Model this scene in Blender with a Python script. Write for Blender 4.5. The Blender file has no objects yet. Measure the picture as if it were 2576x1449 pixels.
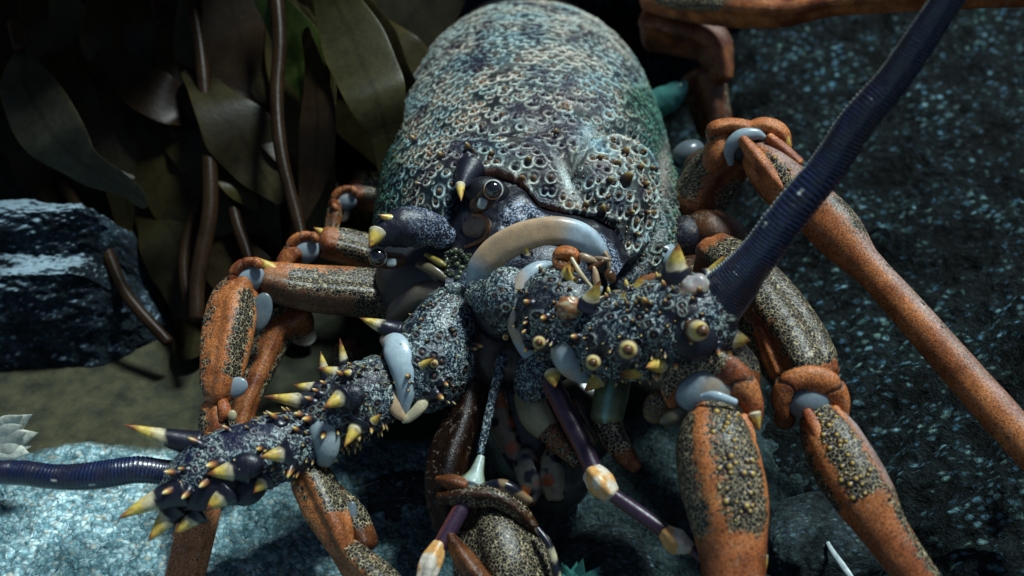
import bpy, math, random
import numpy as np
from mathutils import Vector
random.seed(7); RNG = np.random.RandomState(7)
R = math.radians
scene = bpy.context.scene
C = scene.collection
# ------------------------------------------------------------------ camera, sky, sun, exposure
PITCH = R(35); CAMH = 40.0                       # centimetres, the scene itself is built in metres
cam_d = bpy.data.cameras.new('camera'); cam = bpy.data.objects.new('camera', cam_d); C.objects.link(cam)
cam.location = (0, 0, CAMH * .01); cam.rotation_euler = (R(90) - PITCH, 0, 0)
cam_d.lens = 35; cam_d.sensor_width = 36; cam_d.clip_start = .01; cam_d.clip_end = 50
cam_d.dof.use_dof = True; cam_d.dof.focus_distance = .50; cam_d.dof.aperture_fstop = 5.6
scene.camera = cam
W = bpy.data.worlds.new('World'); scene.world = W; W.use_nodes = True
SUN_DIR = Vector((.34, .20, .92)).normalized()
sun_el = math.asin(SUN_DIR.z); sun_az = math.atan2(SUN_DIR.x, SUN_DIR.y)
nt = W.node_tree; bg = nt.nodes['Background']
sky = nt.nodes.new('ShaderNodeTexSky'); sky.sky_type = 'NISHITA'; sky.sun_disc = False
sky.sun_elevation = sun_el; sky.sun_rotation = sun_az
nt.links.new(sky.outputs[0], bg.inputs[0]); bg.inputs[1].default_value = .05
sl = bpy.data.lights.new('sun', 'SUN'); sl.energy = 4.6; sl.angle = R(9.0); sl.color = (.84, .985, 1.0)
so = bpy.data.objects.new('sun', sl); C.objects.link(so)
so.rotation_euler = SUN_DIR.to_track_quat('Z', 'Y').to_euler()
scene.view_settings.view_transform = 'Standard'; scene.view_settings.look = 'None'
scene.view_settings.exposure = -0.05; scene.view_settings.gamma = 1
scene.render.engine = 'CYCLES'

# ------------------------------------------------------------------ helpers
K = 36 / 35 / 2576
CAM = np.array([0, 0, CAMH]); FW = np.array([0, math.cos(PITCH), -math.sin(PITCH)])
UP = np.array([0, math.sin(PITCH), math.cos(PITCH)]); RT = np.array([1., 0, 0])
def at(x, y, d):
    return CAM + FW * d + RT * ((x - 1288) * K * d) + UP * ((724.5 - y) * K * d)
def proj(P):
    Q = P - CAM; d = Q @ FW
    return 1288 + (Q @ RT) / (K * d), 724.5 - (Q @ UP) / (K * d), d
def nrm(v): return v / (np.linalg.norm(v, axis=-1, keepdims=True) + 1e-12)
def sstep(x, a, b):
    t = np.clip((x - a) / (b - a), 0, 1); return t * t * (3 - 2 * t)
def mixc(a, b, t):
    t = np.asarray(t)[..., None]; return np.asarray(a) * (1 - t) + np.asarray(b) * t
def hsh(ix, iy, iz):
    h = (ix * 374761393 + iy * 668265263 + iz * 2147483647 * 3 + 974634777) & 0xffffffff
    h = ((h ^ (h >> 13)) * 1274126177) & 0xffffffff
    h = h ^ (h >> 16)
    return (h & 0xffff) / 65535.0
def vnoise(P):
    P = np.asarray(P, float); i = np.floor(P).astype(np.int64); f = P - i; f = f * f * (3 - 2 * f)
    o = 0
    for a in (0, 1):
        for b in (0, 1):
            for c in (0, 1):
                w = (f[..., 0] if a else 1 - f[..., 0]) * (f[..., 1] if b else 1 - f[..., 1]) * (f[..., 2] if c else 1 - f[..., 2])
                o = o + w * hsh(i[..., 0] + a, i[..., 1] + b, i[..., 2] + c)
    return o
def fbm(P, oct=4, g=.5):
    a, s, t = 1, 0, 0
    for k in range(oct):
        s = s + a * vnoise(P * 2 ** k + 17.3 * k); t += a; a *= g
    return s / t
def cr(p, n):
    p = np.asarray(p, float)
    if len(p) == 2: return p[0] + (p[1] - p[0]) * np.linspace(0, 1, n)[:, None]
    q = np.vstack([2 * p[0] - p[1], p, 2 * p[-1] - p[-2]])
    u = np.linspace(0, len(p) - 1, n); i = np.minimum(u.astype(int), len(p) - 2); t = (u - i)[:, None]
    a, b, c, d = q[i], q[i + 1], q[i + 2], q[i + 3]
    return .5 * (2 * b + (c - a) * t + (2 * a - 5 * b + 4 * c - d) * t ** 2 + (3 * b - a - 3 * c + d) * t ** 3)

class MB:
    def __init__(s): s.v = []; s.c = []; s.p = []; s.q = []; s.t = []; s.qm = []; s.tm = []; s.n = 0
    def add(s, v, q, t, col, pat, mat):
        v = np.asarray(v, float); m = len(v)
        c = np.empty((m, 3)); c[:] = col
        p = np.empty(m); p[:] = pat
        s.v.append(v); s.c.append(c); s.p.append(p)
        if len(q): q = np.asarray(q) + s.n; s.q.append(q); s.qm.append(np.full(len(q), mat))
        if len(t): t = np.asarray(t) + s.n; s.t.append(t); s.tm.append(np.full(len(t), mat))
        s.n += m
    def grid(s, P, col, pat, mat, wrap=True, caps=True):
        # P: (n, m, 3) rings
        n, m = P.shape[:2]
        i = np.arange(n - 1)[:, None]; j = np.arange(m if wrap else m - 1)[None]
        j2 = (j + 1) % m
        q = np.stack([i * m + j, i * m + j2, (i + 1) * m + j2, (i + 1) * m + j], -1).reshape(-1, 4)
        v = P.reshape(-1, 3); c = np.empty((n, m, 3)); c[:] = col; p = np.empty((n, m)); p[:] = pat
        t = []
        if caps and wrap:
            v = np.vstack([v, P[0].mean(0), P[-1].mean(0)])
            c = np.vstack([c.reshape(-1, 3), c[0].mean(0), c[-1].mean(0)]); p = np.concatenate([p.ravel(), [p[0].mean(), p[-1].mean()]])
            a = np.arange(m); b = (a + 1) % m
            t = np.vstack([np.stack([b, a, np.full(m, n * m)], 1), np.stack([(n - 1) * m + a, (n - 1) * m + b, np.full(m, n * m + 1)], 1)])
        else: c = c.reshape(-1, 3); p = p.ravel()
        s.add(v, q, t, c, p, mat)
    def build(s, name, mats, parent=None, base=None):
        v = np.vstack(s.v) * .01
        if base is not None: v = v - np.array(base)
        me = bpy.data.meshes.new(name); me.vertices.add(len(v)); me.vertices.foreach_set('co', v.astype(np.float32).ravel())
        q = np.vstack(s.q) if s.q else np.zeros((0, 4), int); t = np.vstack(s.t) if s.t else np.zeros((0, 3), int)
        lp = np.concatenate([q.ravel(), t.ravel()]).astype(np.int32)
        tot = np.concatenate([np.full(len(q), 4), np.full(len(t), 3)]).astype(np.int32)
        st = np.concatenate([[0], np.cumsum(tot)[:-1]]).astype(np.int32)
        me.loops.add(len(lp)); me.loops.foreach_set('vertex_index', lp)
        me.polygons.add(len(tot)); me.polygons.foreach_set('loop_start', st); me.polygons.foreach_set('loop_total', tot)
        mi = np.concatenate((s.qm or [np.zeros(0)]) + (s.tm or [np.zeros(0)])).astype(np.int32)
        me.polygons.foreach_set('material_index', mi)
        me.update(calc_edges=True)
        me.polygons.foreach_set('use_smooth', np.ones(len(tot), bool))
        ca = me.color_attributes.new('Col', 'FLOAT_COLOR', 'POINT')
        rgba = np.ones((len(v), 4), np.float32); rgba[:, :3] = np.clip(np.vstack(s.c), 0, 1); ca.data.foreach_set('color', rgba.ravel())
        pa = me.attributes.new('pat', 'FLOAT', 'POINT'); pa.data.foreach_set('value', np.concatenate(s.p).astype(np.float32))
        for m in mats: me.materials.append(m)
        me.validate()
        o = bpy.data.objects.new(name, me); C.objects.link(o)
        if parent is not None: o.parent = parent
        return o

def tube(mb, pts, mat=0, seg=36, n=60, col=(.3, .3, .3), pat=0., ell=(1, 1), cap=.6, disp=None, kcap=7, twist=0.):
    """pts (x, y, depth, radius px). ring angle: 90 deg faces the camera."""
    p = cr(pts, n); c = np.array([at(*a[:3]) for a in p]); r = np.maximum(p[:, 3], .2) * p[:, 2] * K
    T = nrm(np.gradient(c, axis=0)); rr = r.copy()
    if kcap:
        a = np.linspace(0, math.pi / 2, kcap + 1)[:-1]
        s0 = c[0] - T[0] * (np.cos(a) * r[0] * cap)[:, None]; s1 = c[-1] + T[-1] * (np.cos(a[::-1]) * r[-1] * cap)[:, None]
        c = np.vstack([s0, c, s1]); T = np.vstack([np.repeat(T[:1], kcap, 0), T, np.repeat(T[-1:], kcap, 0)])
        sn = np.maximum(np.sin(a), .03)
        rr = np.concatenate([r[0] * sn, r, r[-1] * sn[::-1]])
        u = np.concatenate([np.zeros(kcap), np.linspace(0, 1, n), np.ones(kcap)])
    else: u = np.linspace(0, 1, n)
    V = nrm(CAM - c); S = nrm(np.cross(T, V)); N = nrm(np.cross(S, T))
    th = np.linspace(0, 2 * math.pi, seg, endpoint=False)
    U, TH = np.meshgrid(u, th, indexing='ij')
    ca = np.cos(TH)[..., None] * ell[0]; sa = np.sin(TH)[..., None] * ell[1]
    if twist is not None and twist != 0:
        tw = (U * twist)[..., None]; S_ = S[:, None] * np.cos(tw) + N[:, None] * np.sin(tw); N_ = -S[:, None] * np.sin(tw) + N[:, None] * np.cos(tw)
    else: S_, N_ = S[:, None], N[:, None]
    D = S_ * ca + N_ * sa
    P = c[:, None] + rr[:, None, None] * D
    if disp is None and mat == 1 and r.mean() > .3: disp = lambda U, TH, P: .06 * np.cos(3 * TH + .8) + .09 * np.cos(4 * TH) + .02 * np.cos(9 * TH) + .06 * (fbm(P * 1.1, 3) - .5)
    if disp is not None: P = c[:, None] + rr[:, None, None] * D * (1 + disp(U, TH, P))[..., None]
    cc = col(U, TH, P) if callable(col) else col
    pp = pat(U, TH, P) if callable(pat) else pat
    if mat == 1: P = c[:, None] + (P - c[:, None]) * .95
    if mat == 1 and callable(pat):
        for _ in range(max(3, n // 22)): pp = (pp + np.roll(pp, 1, 1) + np.roll(pp, -1, 1)) / 3; pp = np.vstack([pp[:1], (pp[:-2] + pp[1:-1] + pp[2:]) / 3, pp[-1:]])
    mb.grid(P[:, ::-1], cc[:, ::-1] if callable(col) else cc, pp[:, ::-1] if callable(pat) else pp, mat)
    return dict(P=P[kcap:kcap + n], N=nrm(D)[kcap:kcap + n], T=T[kcap:kcap + n], r=r)

def blob(mb, x, y, d, rx, ry, rd=None, rot=0., mat=0, col=(.3, .3, .3), pat=0., nu=26, nv=34, disp=None, ex=1.):
    rd = (rx + ry) / 2 if rd is None else rd
    c = at(x, y, d); s = d * K; ar = R(rot)
    A = RT * math.cos(ar) + UP * math.sin(ar); B = -RT * math.sin(ar) + UP * math.cos(ar)
    ph = np.linspace(.03, math.pi - .03, nu); th = np.linspace(0, 2 * math.pi, nv, endpoint=False)
    U, TH = np.meshgrid(ph, th, indexing='ij')
    f = lambda a: np.sign(a) * np.abs(a) ** ex
    a = f(np.sin(U) * np.cos(TH)); b = f(np.cos(U)); g = f(np.sin(U) * np.sin(TH))
    D = A * (a * rx * s)[..., None] + B * (b * ry * s)[..., None] - FW * (g * rd * s)[..., None]
    P = c + D
    if disp is not None: P = c + D * (1 + disp(U, TH, P))[..., None]
    cc = col(U, TH, P) if callable(col) else col
    mb.grid(P, cc, pat, mat)
    return P

def knob(mb, p, nv, r, h, cols, mat, tip=.0, tilt=None, k=5, m=10, flare=.5, skirt=0.):
    """small tubercle: cols = list of (t, rgb) from base to tip; sizes in cm"""
    nv = nrm(nv); a = nrm(np.cross(nv, [0.3, .5, .8])); b = np.cross(nv, a)
    ax = nv if tilt is None else nrm(nv + np.asarray(tilt))
    t = np.linspace(0, 1, k + 1); th = np.linspace(0, 2 * math.pi, m, endpoint=False)
    rad = r * ((1 - t) * flare + (1 - flare) * np.sqrt(np.maximum(1 - t ** 2, 0))) + skirt * r * np.maximum(0, 1 - t / .3); rad[-1] = r * .06 + tip * r
    cen = p + nv * (-.25 * h) + ax * (t * h * 1.25)[:, None]
    P = cen[:, None] + rad[:, None, None] * (a * np.cos(th)[:, None] + b * np.sin(th)[:, None])[None]
    tc = np.array([c[0] for c in cols]); cc = np.array([c[1] for c in cols])
    col = np.stack([np.interp(t, tc, cc[:, i]) for i in range(3)], -1)[:, None].repeat(m, 1)
    mb.grid(P, col, 0., mat)

# ------------------------------------------------------------------ materials
def mat(name):
    m = bpy.data.materials.new(name); m.use_nodes = True; return m, m.node_tree, m.node_tree.nodes['Principled BSDF']
def nd(t, typ, **kw):
    n = t.nodes.new('ShaderNode' + typ)
    for k, v in kw.items():
        if k in n.inputs: n.inputs[k].default_value = v
        else: setattr(n, k, v)
    return n
def ramp(t, src, stops, interp='LINEAR'):
    r = t.nodes.new('ShaderNodeValToRGB'); e = r.color_ramp; e.interpolation = interp
    while len(e.elements) < len(stops): e.elements.new(.5)
    for el, (p, c) in zip(e.elements, stops):
        el.position = p; el.color = (*c, 1) if len(c) == 3 else c
    t.links.new(src, r.inputs[0]); return r.outputs[0]
def G(v): return (v, v, v)
def mixn(t, fac, a, b, mode='MIX'):
    n = t.nodes.new('ShaderNodeMix'); n.data_type = 'RGBA'; n.blend_type = mode
    for i, s in ((0, fac), (6, a), (7, b)):
        if hasattr(s, 'default_value') or hasattr(s, 'is_output'): t.links.new(s, n.inputs[i])
        elif isinstance(s, (int, float)): n.inputs[i].default_value = s
        else: n.inputs[i].default_value = (*s, 1)
    return n.outputs[2]
def math_(t, op, a, b=None, c=None):
    n = t.nodes.new('ShaderNodeMath'); n.operation = op
    for i, s in enumerate((a, b, c)):
        if s is None: continue
        if isinstance(s, (int, float)): n.inputs[i].default_value = s
        else: t.links.new(s, n.inputs[i])
    return n.outputs[0]
def coords(t, sc=(1, 1, 1), warp=0., wscale=300.):
    tc = nd(t, 'TexCoord').outputs['Object']
    mp = nd(t, 'Mapping'); mp.inputs['Scale'].default_value = sc; t.links.new(tc, mp.inputs[0]); o = mp.outputs[0]
    if warp:
        nz = nd(t, 'TexNoise', Scale=wscale, Detail=1.); t.links.new(o, nz.inputs['Vector'])
        ma = nd(t, 'VectorMath', operation='MULTIPLY_ADD'); t.links.new(nz.outputs['Color'], ma.inputs[0])
        ma.inputs[1].default_value = (warp,) * 3; t.links.new(o, ma.inputs[2]); o = ma.outputs[0]
    return o
def noise(t, v, s, det=2., rough=.5, dist=0.):
    n = nd(t, 'TexNoise', Scale=s, Detail=det, Roughness=rough, Distortion=dist); t.links.new(v, n.inputs['Vector']); return n.outputs[0]
def voro(t, v, s, feat='F1', rnd=1.):
    n = nd(t, 'TexVoronoi', Scale=s, Randomness=rnd); n.feature = feat; t.links.new(v, n.inputs['Vector']); return n
def bump(t, b, h, st=.5, dist=.001):
    n = nd(t, 'Bump', Strength=st, Distance=dist); t.links.new(h, n.inputs['Height'])
    t.links.new(n.outputs[0], b.inputs['Normal']); return n
def attr(t, name): 
    a = nd(t, 'Attribute'); a.attribute_name = name; return a
def fin(b, rough=.4, spec=.5, sss=0., coat=0.):
    b.inputs['Roughness'].default_value = rough; b.inputs['Specular IOR Level'].default_value = spec
    if sss: b.inputs['Subsurface Weight'].default_value = sss; b.inputs['Subsurface Scale'].default_value = .003; b.inputs['Subsurface Radius'].default_value = (1, .6, .4)
    if coat: b.inputs['Coat Weight'].default_value = coat; b.inputs['Coat Roughness'].default_value = .15

def mk_carapace():
    m, t, b = mat('mottled_carapace'); v = coords(t)
    c = attr(t, 'Col').outputs['Color']
    n1 = noise(t, v, 900, 2, .6, .8); f = ramp(t, n1, [(.36, G(.45)), (.5, G(.95)), (.64, G(1.35))])
    c1 = mixn(t, 1., c, f, 'MULTIPLY')
    n2 = noise(t, v, 45, 3); tint = ramp(t, n2, [(.35, (.7, .95, 1.08)), (.5, (.95, 1., .98)), (.66, (1.25, 1.05, .96))])
    c2 = mixn(t, 1., c1, tint, 'MULTIPLY')
    t.links.new(c2, b.inputs['Base Color']); bump(t, b, n1, .5, .0006); fin(b, .38, .4); return m
def mk_leg():
    m, t, b = mat('orange_leg_shell'); v = coords(t, warp=.0018, wscale=420)
    c = attr(t, 'Col').outputs['Color']; p = attr(t, 'pat').outputs['Fac']
    ve = voro(t, v, 540, 'DISTANCE_TO_EDGE').outputs[0]
    net = ramp(t, ve, [(.0, (.56, .46, .27)), (.02, (.46, .37, .20)), (.065, (.014, .014, .016)), (1, (.01, .01, .012))])
    net = mixn(t, 1., net, ramp(t, noise(t, v, 500, 2), [(.35, G(.25)), (.6, G(1.25))]), 'MULTIPLY')
    nz = noise(t, v, 150, 3, .6); pn = math_(t, 'ADD', p, math_(t, 'MULTIPLY', math_(t, 'SUBTRACT', nz, .5), 1.5)); pn = math_(t, 'ADD', pn, math_(t, 'MULTIPLY', math_(t, 'SUBTRACT', noise(t, v, 520, 2, .6), .5), 1.5))
    msk = ramp(t, pn, [(.36, G(0)), (.62, G(1))])
    vs = voro(t, v, 1500).outputs['Distance']; gr = ramp(t, vs, [(.2, G(1.15)), (.7, G(.66))])
    n3 = noise(t, v, 60, 3, .6); g3 = ramp(t, n3, [(.3, (.5, .42, .40)), (.5, (.95, .88, .85)), (.68, (1.2, 1.25, 1.35))])
    oc = mixn(t, 1., mixn(t, 1., c, gr, 'MULTIPLY'), g3, 'MULTIPLY')
    oc = mixn(t, .55, oc, mixn(t, 1., oc, ramp(t, ve, [(.0, (1.5, 1.35, 1.2)), (.06, (1.1, 1., .95)), (.18, (.42, .36, .34)), (.4, (.35, .3, .28))]), 'MULTIPLY'))
    dsp = ramp(t, noise(t, v, 620, 3, .7), [(.60, G(0)), (.68, G(.8))]); oc = mixn(t, dsp, oc, (.03, .016, .010)); lsp = ramp(t, noise(t, v, 260, 4, .75, .6), [(.58, G(0)), (.72, G(.6))]); oc = mixn(t, lsp, oc, (.42, .33, .24))
    out = mixn(t, msk, oc, net); t.links.new(out, b.inputs['Base Color'])
    h = mixn(t, msk, vs, ve); bump(t, b, h, .35, .0005); fin(b, .42, .32, .0); return m
def mk_arm():
    m, t, b = mat('speckled_antenna_base_shell'); v = coords(t, warp=.0006, wscale=400)
    c = attr(t, 'Col').outputs['Color']; p = attr(t, 'pat').outputs['Fac']
    n1 = noise(t, v, 820, 1.5, .5, .9)
    f = ramp(t, n1, [(.44, (.010, .012, .024)), (.53, (.05, .08, .10)), (.62, (.42, .52, .51))])
    c2 = mixn(t, p, c, f); n2 = noise(t, v, 80, 3); c3 = mixn(t, 1., c2, ramp(t, n2, [(.3, (.6, .7, .8)), (.62, (1.2, 1.12, 1.0))]), 'MULTIPLY')
    t.links.new(c3, b.inputs['Base Color']); bump(t, b, n1, .6, .0006); fin(b, .38, .4); return m
def mk_joint():
    m, t, b = mat('pale_joint_membrane'); v = coords(t, (1, 1, 1))
    c = attr(t, 'Col').outputs['Color']; n1 = noise(t, v, 120, 4, .6); n2 = noise(t, v, 900, 3)
    c2 = mixn(t, 1., c, ramp(t, n1, [(.3, (.78, .80, .84)), (.65, (1.12, 1.08, 1.02))]), 'MULTIPLY')
    c2 = mixn(t, 1., c2, ramp(t, n2, [(.3, G(.86)), (.7, G(1.08))]), 'MULTIPLY')
    t.links.new(c2, b.inputs['Base Color']); bump(t, b, n1, .25, .001); fin(b, .30, .4, .2, .1); return m
def mk_plain(name, rough=.3, spec=.5, sc=400, sss=0., coat=0., amt=.3):
    m, t, b = mat(name); v = coords(t); c = attr(t, 'Col').outputs['Color']; n1 = noise(t, v, sc, 3, .6)
    c2 = mixn(t, 1., c, ramp(t, n1, [(.3, G(1 - amt)), (.7, G(1 + amt))]), 'MULTIPLY')
    t.links.new(c2, b.inputs['Base Color']); bump(t, b, n1, .3, .0005); fin(b, rough, spec, sss, coat); return m
def mk_head():
    m, t, b = mat('dark_speckled_head_shell'); v = coords(t); c = attr(t, 'Col').outputs['Color']; p = attr(t, 'pat').outputs['Fac']
    vd = noise(t, v, 1000, 1.5, .5, .6); sp = ramp(t, vd, [(.50, (.014, .014, .026)), (.60, (.30, .38, .50))])
    nz = noise(t, v, 120, 2); pn = math_(t, 'ADD', p, math_(t, 'MULTIPLY', math_(t, 'SUBTRACT', nz, .5), .6))
    c2 = mixn(t, ramp(t, pn, [(.35, G(0)), (.65, G(1))]), c, sp)
    t.links.new(c2, b.inputs['Base Color']); bump(t, b, vd, .4, .0006); fin(b, .42, .5); return m
def top_light(t, c, n1, lit_col):  # paints sunlit tops: paler colour on faces that point up
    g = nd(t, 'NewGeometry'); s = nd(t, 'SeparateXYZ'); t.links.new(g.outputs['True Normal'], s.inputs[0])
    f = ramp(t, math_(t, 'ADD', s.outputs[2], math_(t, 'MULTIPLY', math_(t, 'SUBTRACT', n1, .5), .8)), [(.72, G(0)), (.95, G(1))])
    return mixn(t, f, c, lit_col)
def mk_rock(name, dark, light, fleck, sc=1., flecks=.62, b1=1., rough=.75, lit_col=None):
    m, t, b = mat(name); v = coords(t)
    n1 = noise(t, v, 22 * sc, 6, .65, .3); n2 = noise(t, v, 190 * sc, 5, .7); 
    mp = nd(t, 'Mapping'); mp.inputs['Rotation'].default_value = (.4, .7, .5); mp.inputs['Scale'].default_value = (1, 2.1, 1.4); t.links.new(v, mp.inputs[0])
    vo_ = voro(t, mp.outputs[0], 128 * sc); vf = vo_.outputs['Distance']; n3 = noise(t, v, 300 * sc, 3, .7)
    c = ramp(t, n1, [(.35, dark), (.7, light)]); cc = nd(t, 'SeparateColor')
    c = mixn(t, 1., c, ramp(t, n2, [(.35, G(.35)), (.65, G(1.7))]), 'MULTIPLY')
    fm = math_(t, 'MULTIPLY', ramp(t, vf, [(.15, G(1)), (.42, G(0))]), ramp(t, math_(t, 'MULTIPLY_ADD', n1, .6, math_(t, 'MULTIPLY', n3, .4)), [(flecks - .14, G(0)), (flecks, G(1))]))
    t.links.new(vo_.outputs['Color'], cc.inputs[0]); fk = mixn(t, 1., fleck, ramp(t, cc.outputs[0], [(0, (.35, .5, .4)), (.45, (.6, .8, 1.1)), (.8, (1.1, 1.05, .8)), (1, (1.5, 1.6, 1.7))]), 'MULTIPLY')
    c = mixn(t, fm, c, fk); c = top_light(t, c, n1, lit_col) if lit_col else c; t.links.new(c, b.inputs['Base Color'])
    h = math_(t, 'ADD', math_(t, 'MULTIPLY', n2, .7), math_(t, 'MULTIPLY', n1, 1.5)); bump(t, b, h, b1, .006); fin(b, rough, .1); return m
M_CAR, M_LEG, M_ARM, M_JNT, M_HEAD = mk_carapace(), mk_leg(), mk_arm(), mk_joint(), mk_head()
M_SPN = mk_plain('spine_horn', .36, .5, 500, .08, .08, .25)
M_ANT = mk_plain('blue_antenna_shell', .3, .6, 700, 0, .2, .45)
M_BLK = mk_plain('black_eye', .04, .9, 100, 0, 1., .05)
BODY = [M_CAR, M_LEG, M_ARM, M_JNT, M_HEAD, M_SPN]
CARA, LEG, ARM, JNT, HEAD, SPN = range(6)

def tag(o, label=None, cat=None, group=None, kind=None):
    for k, v in (('label', label), ('category', cat), ('group', group), ('kind', kind)):
        if v: o[k] = v
    return o
def empty(name, loc):
    o = bpy.data.objects.new(name, None); o.empty_display_size = .02; C.objects.link(o); o.location = loc; return o

# colours (linear)
ORA = np.array([.58, .215, .068]); ORD = np.array([.30, .085, .03]); YEL = np.array([.62, .45, .09]); CRM = np.array([.55, .48, .31])
NAVY = np.array([.0075, .008, .016]); PUR = np.array([.022, .014, .035]); BRN = np.array([.16, .065, .025]); PALE = np.array([.36, .46, .52])
PEACH = np.array([.52, .36, .22]); GRN = np.array([.10, .14, .08]); TEAL = np.array([.17, .23, .22])
# ------------------------------------------------------------------ the lobster
BASE = (0.012, .55, .0)
lob = empty('spiny_lobster', BASE)
tag(lob, 'large spiny lobster with mottled shell, orange legs and long blue antennae, facing the viewer', 'lobster')
B = MB(); spines = []

def spine(x0, y0, x1, y1, d0, d1, r, dark=.42, pale=CRM, n=22, bend=0.):
    """horn from base to tip; base sleeve dark, yellow blade, brown point"""
    mb = MB()
    mx, my = (x0 + x1) / 2, (y0 + y1) / 2; L = math.hypot(x1 - x0, y1 - y0) + .1
    px, py = -(y1 - y0) / L, (x1 - x0) / L
    if dark > 0: prof = lambda t: r * (1.35 - .5 * (t / dark) ** .7 if t < dark else .80 * (1 - (t - dark) / (1 - dark)) ** .8)
    else: prof = lambda t: r * (1 - t) ** .8
    tt = np.linspace(0, 1, 9)
    pts = [(x0 + (x1 - x0) * t + px * bend * math.sin(math.pi * t), y0 + (y1 - y0) * t + py * bend * math.sin(math.pi * t), d0 + (d1 - d0) * t, max(prof(t), .7)) for t in tt]
    def col(U, TH, P):
        t = U + .10 * (fbm(P * 6, 2) - .5) + .05 * np.cos(TH + x0)
        c = mixc(np.broadcast_to(NAVY * 1.2, P.shape), pale, sstep(t, dark - .03, dark + .03)) if dark > 0 else np.broadcast_to(pale, P.shape).copy()
        c = mixc(c, YEL, sstep(t, dark + .05, dark + .25)); c = mixc(c, YEL * np.array([.75, .5, .4]), sstep(t, dark + .3, .9)); c = mixc(c, ORD * .6, sstep(t, .78, .95)); c = mixc(c, BRN * .8, sstep(vnoise(P * 5 + 2), .66, .8) * .5 * (t > dark)); return c
    tube(mb, pts, 0, 16, 30, col=col, kcap=4, cap=.3)
    spines.append(mb)

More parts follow.
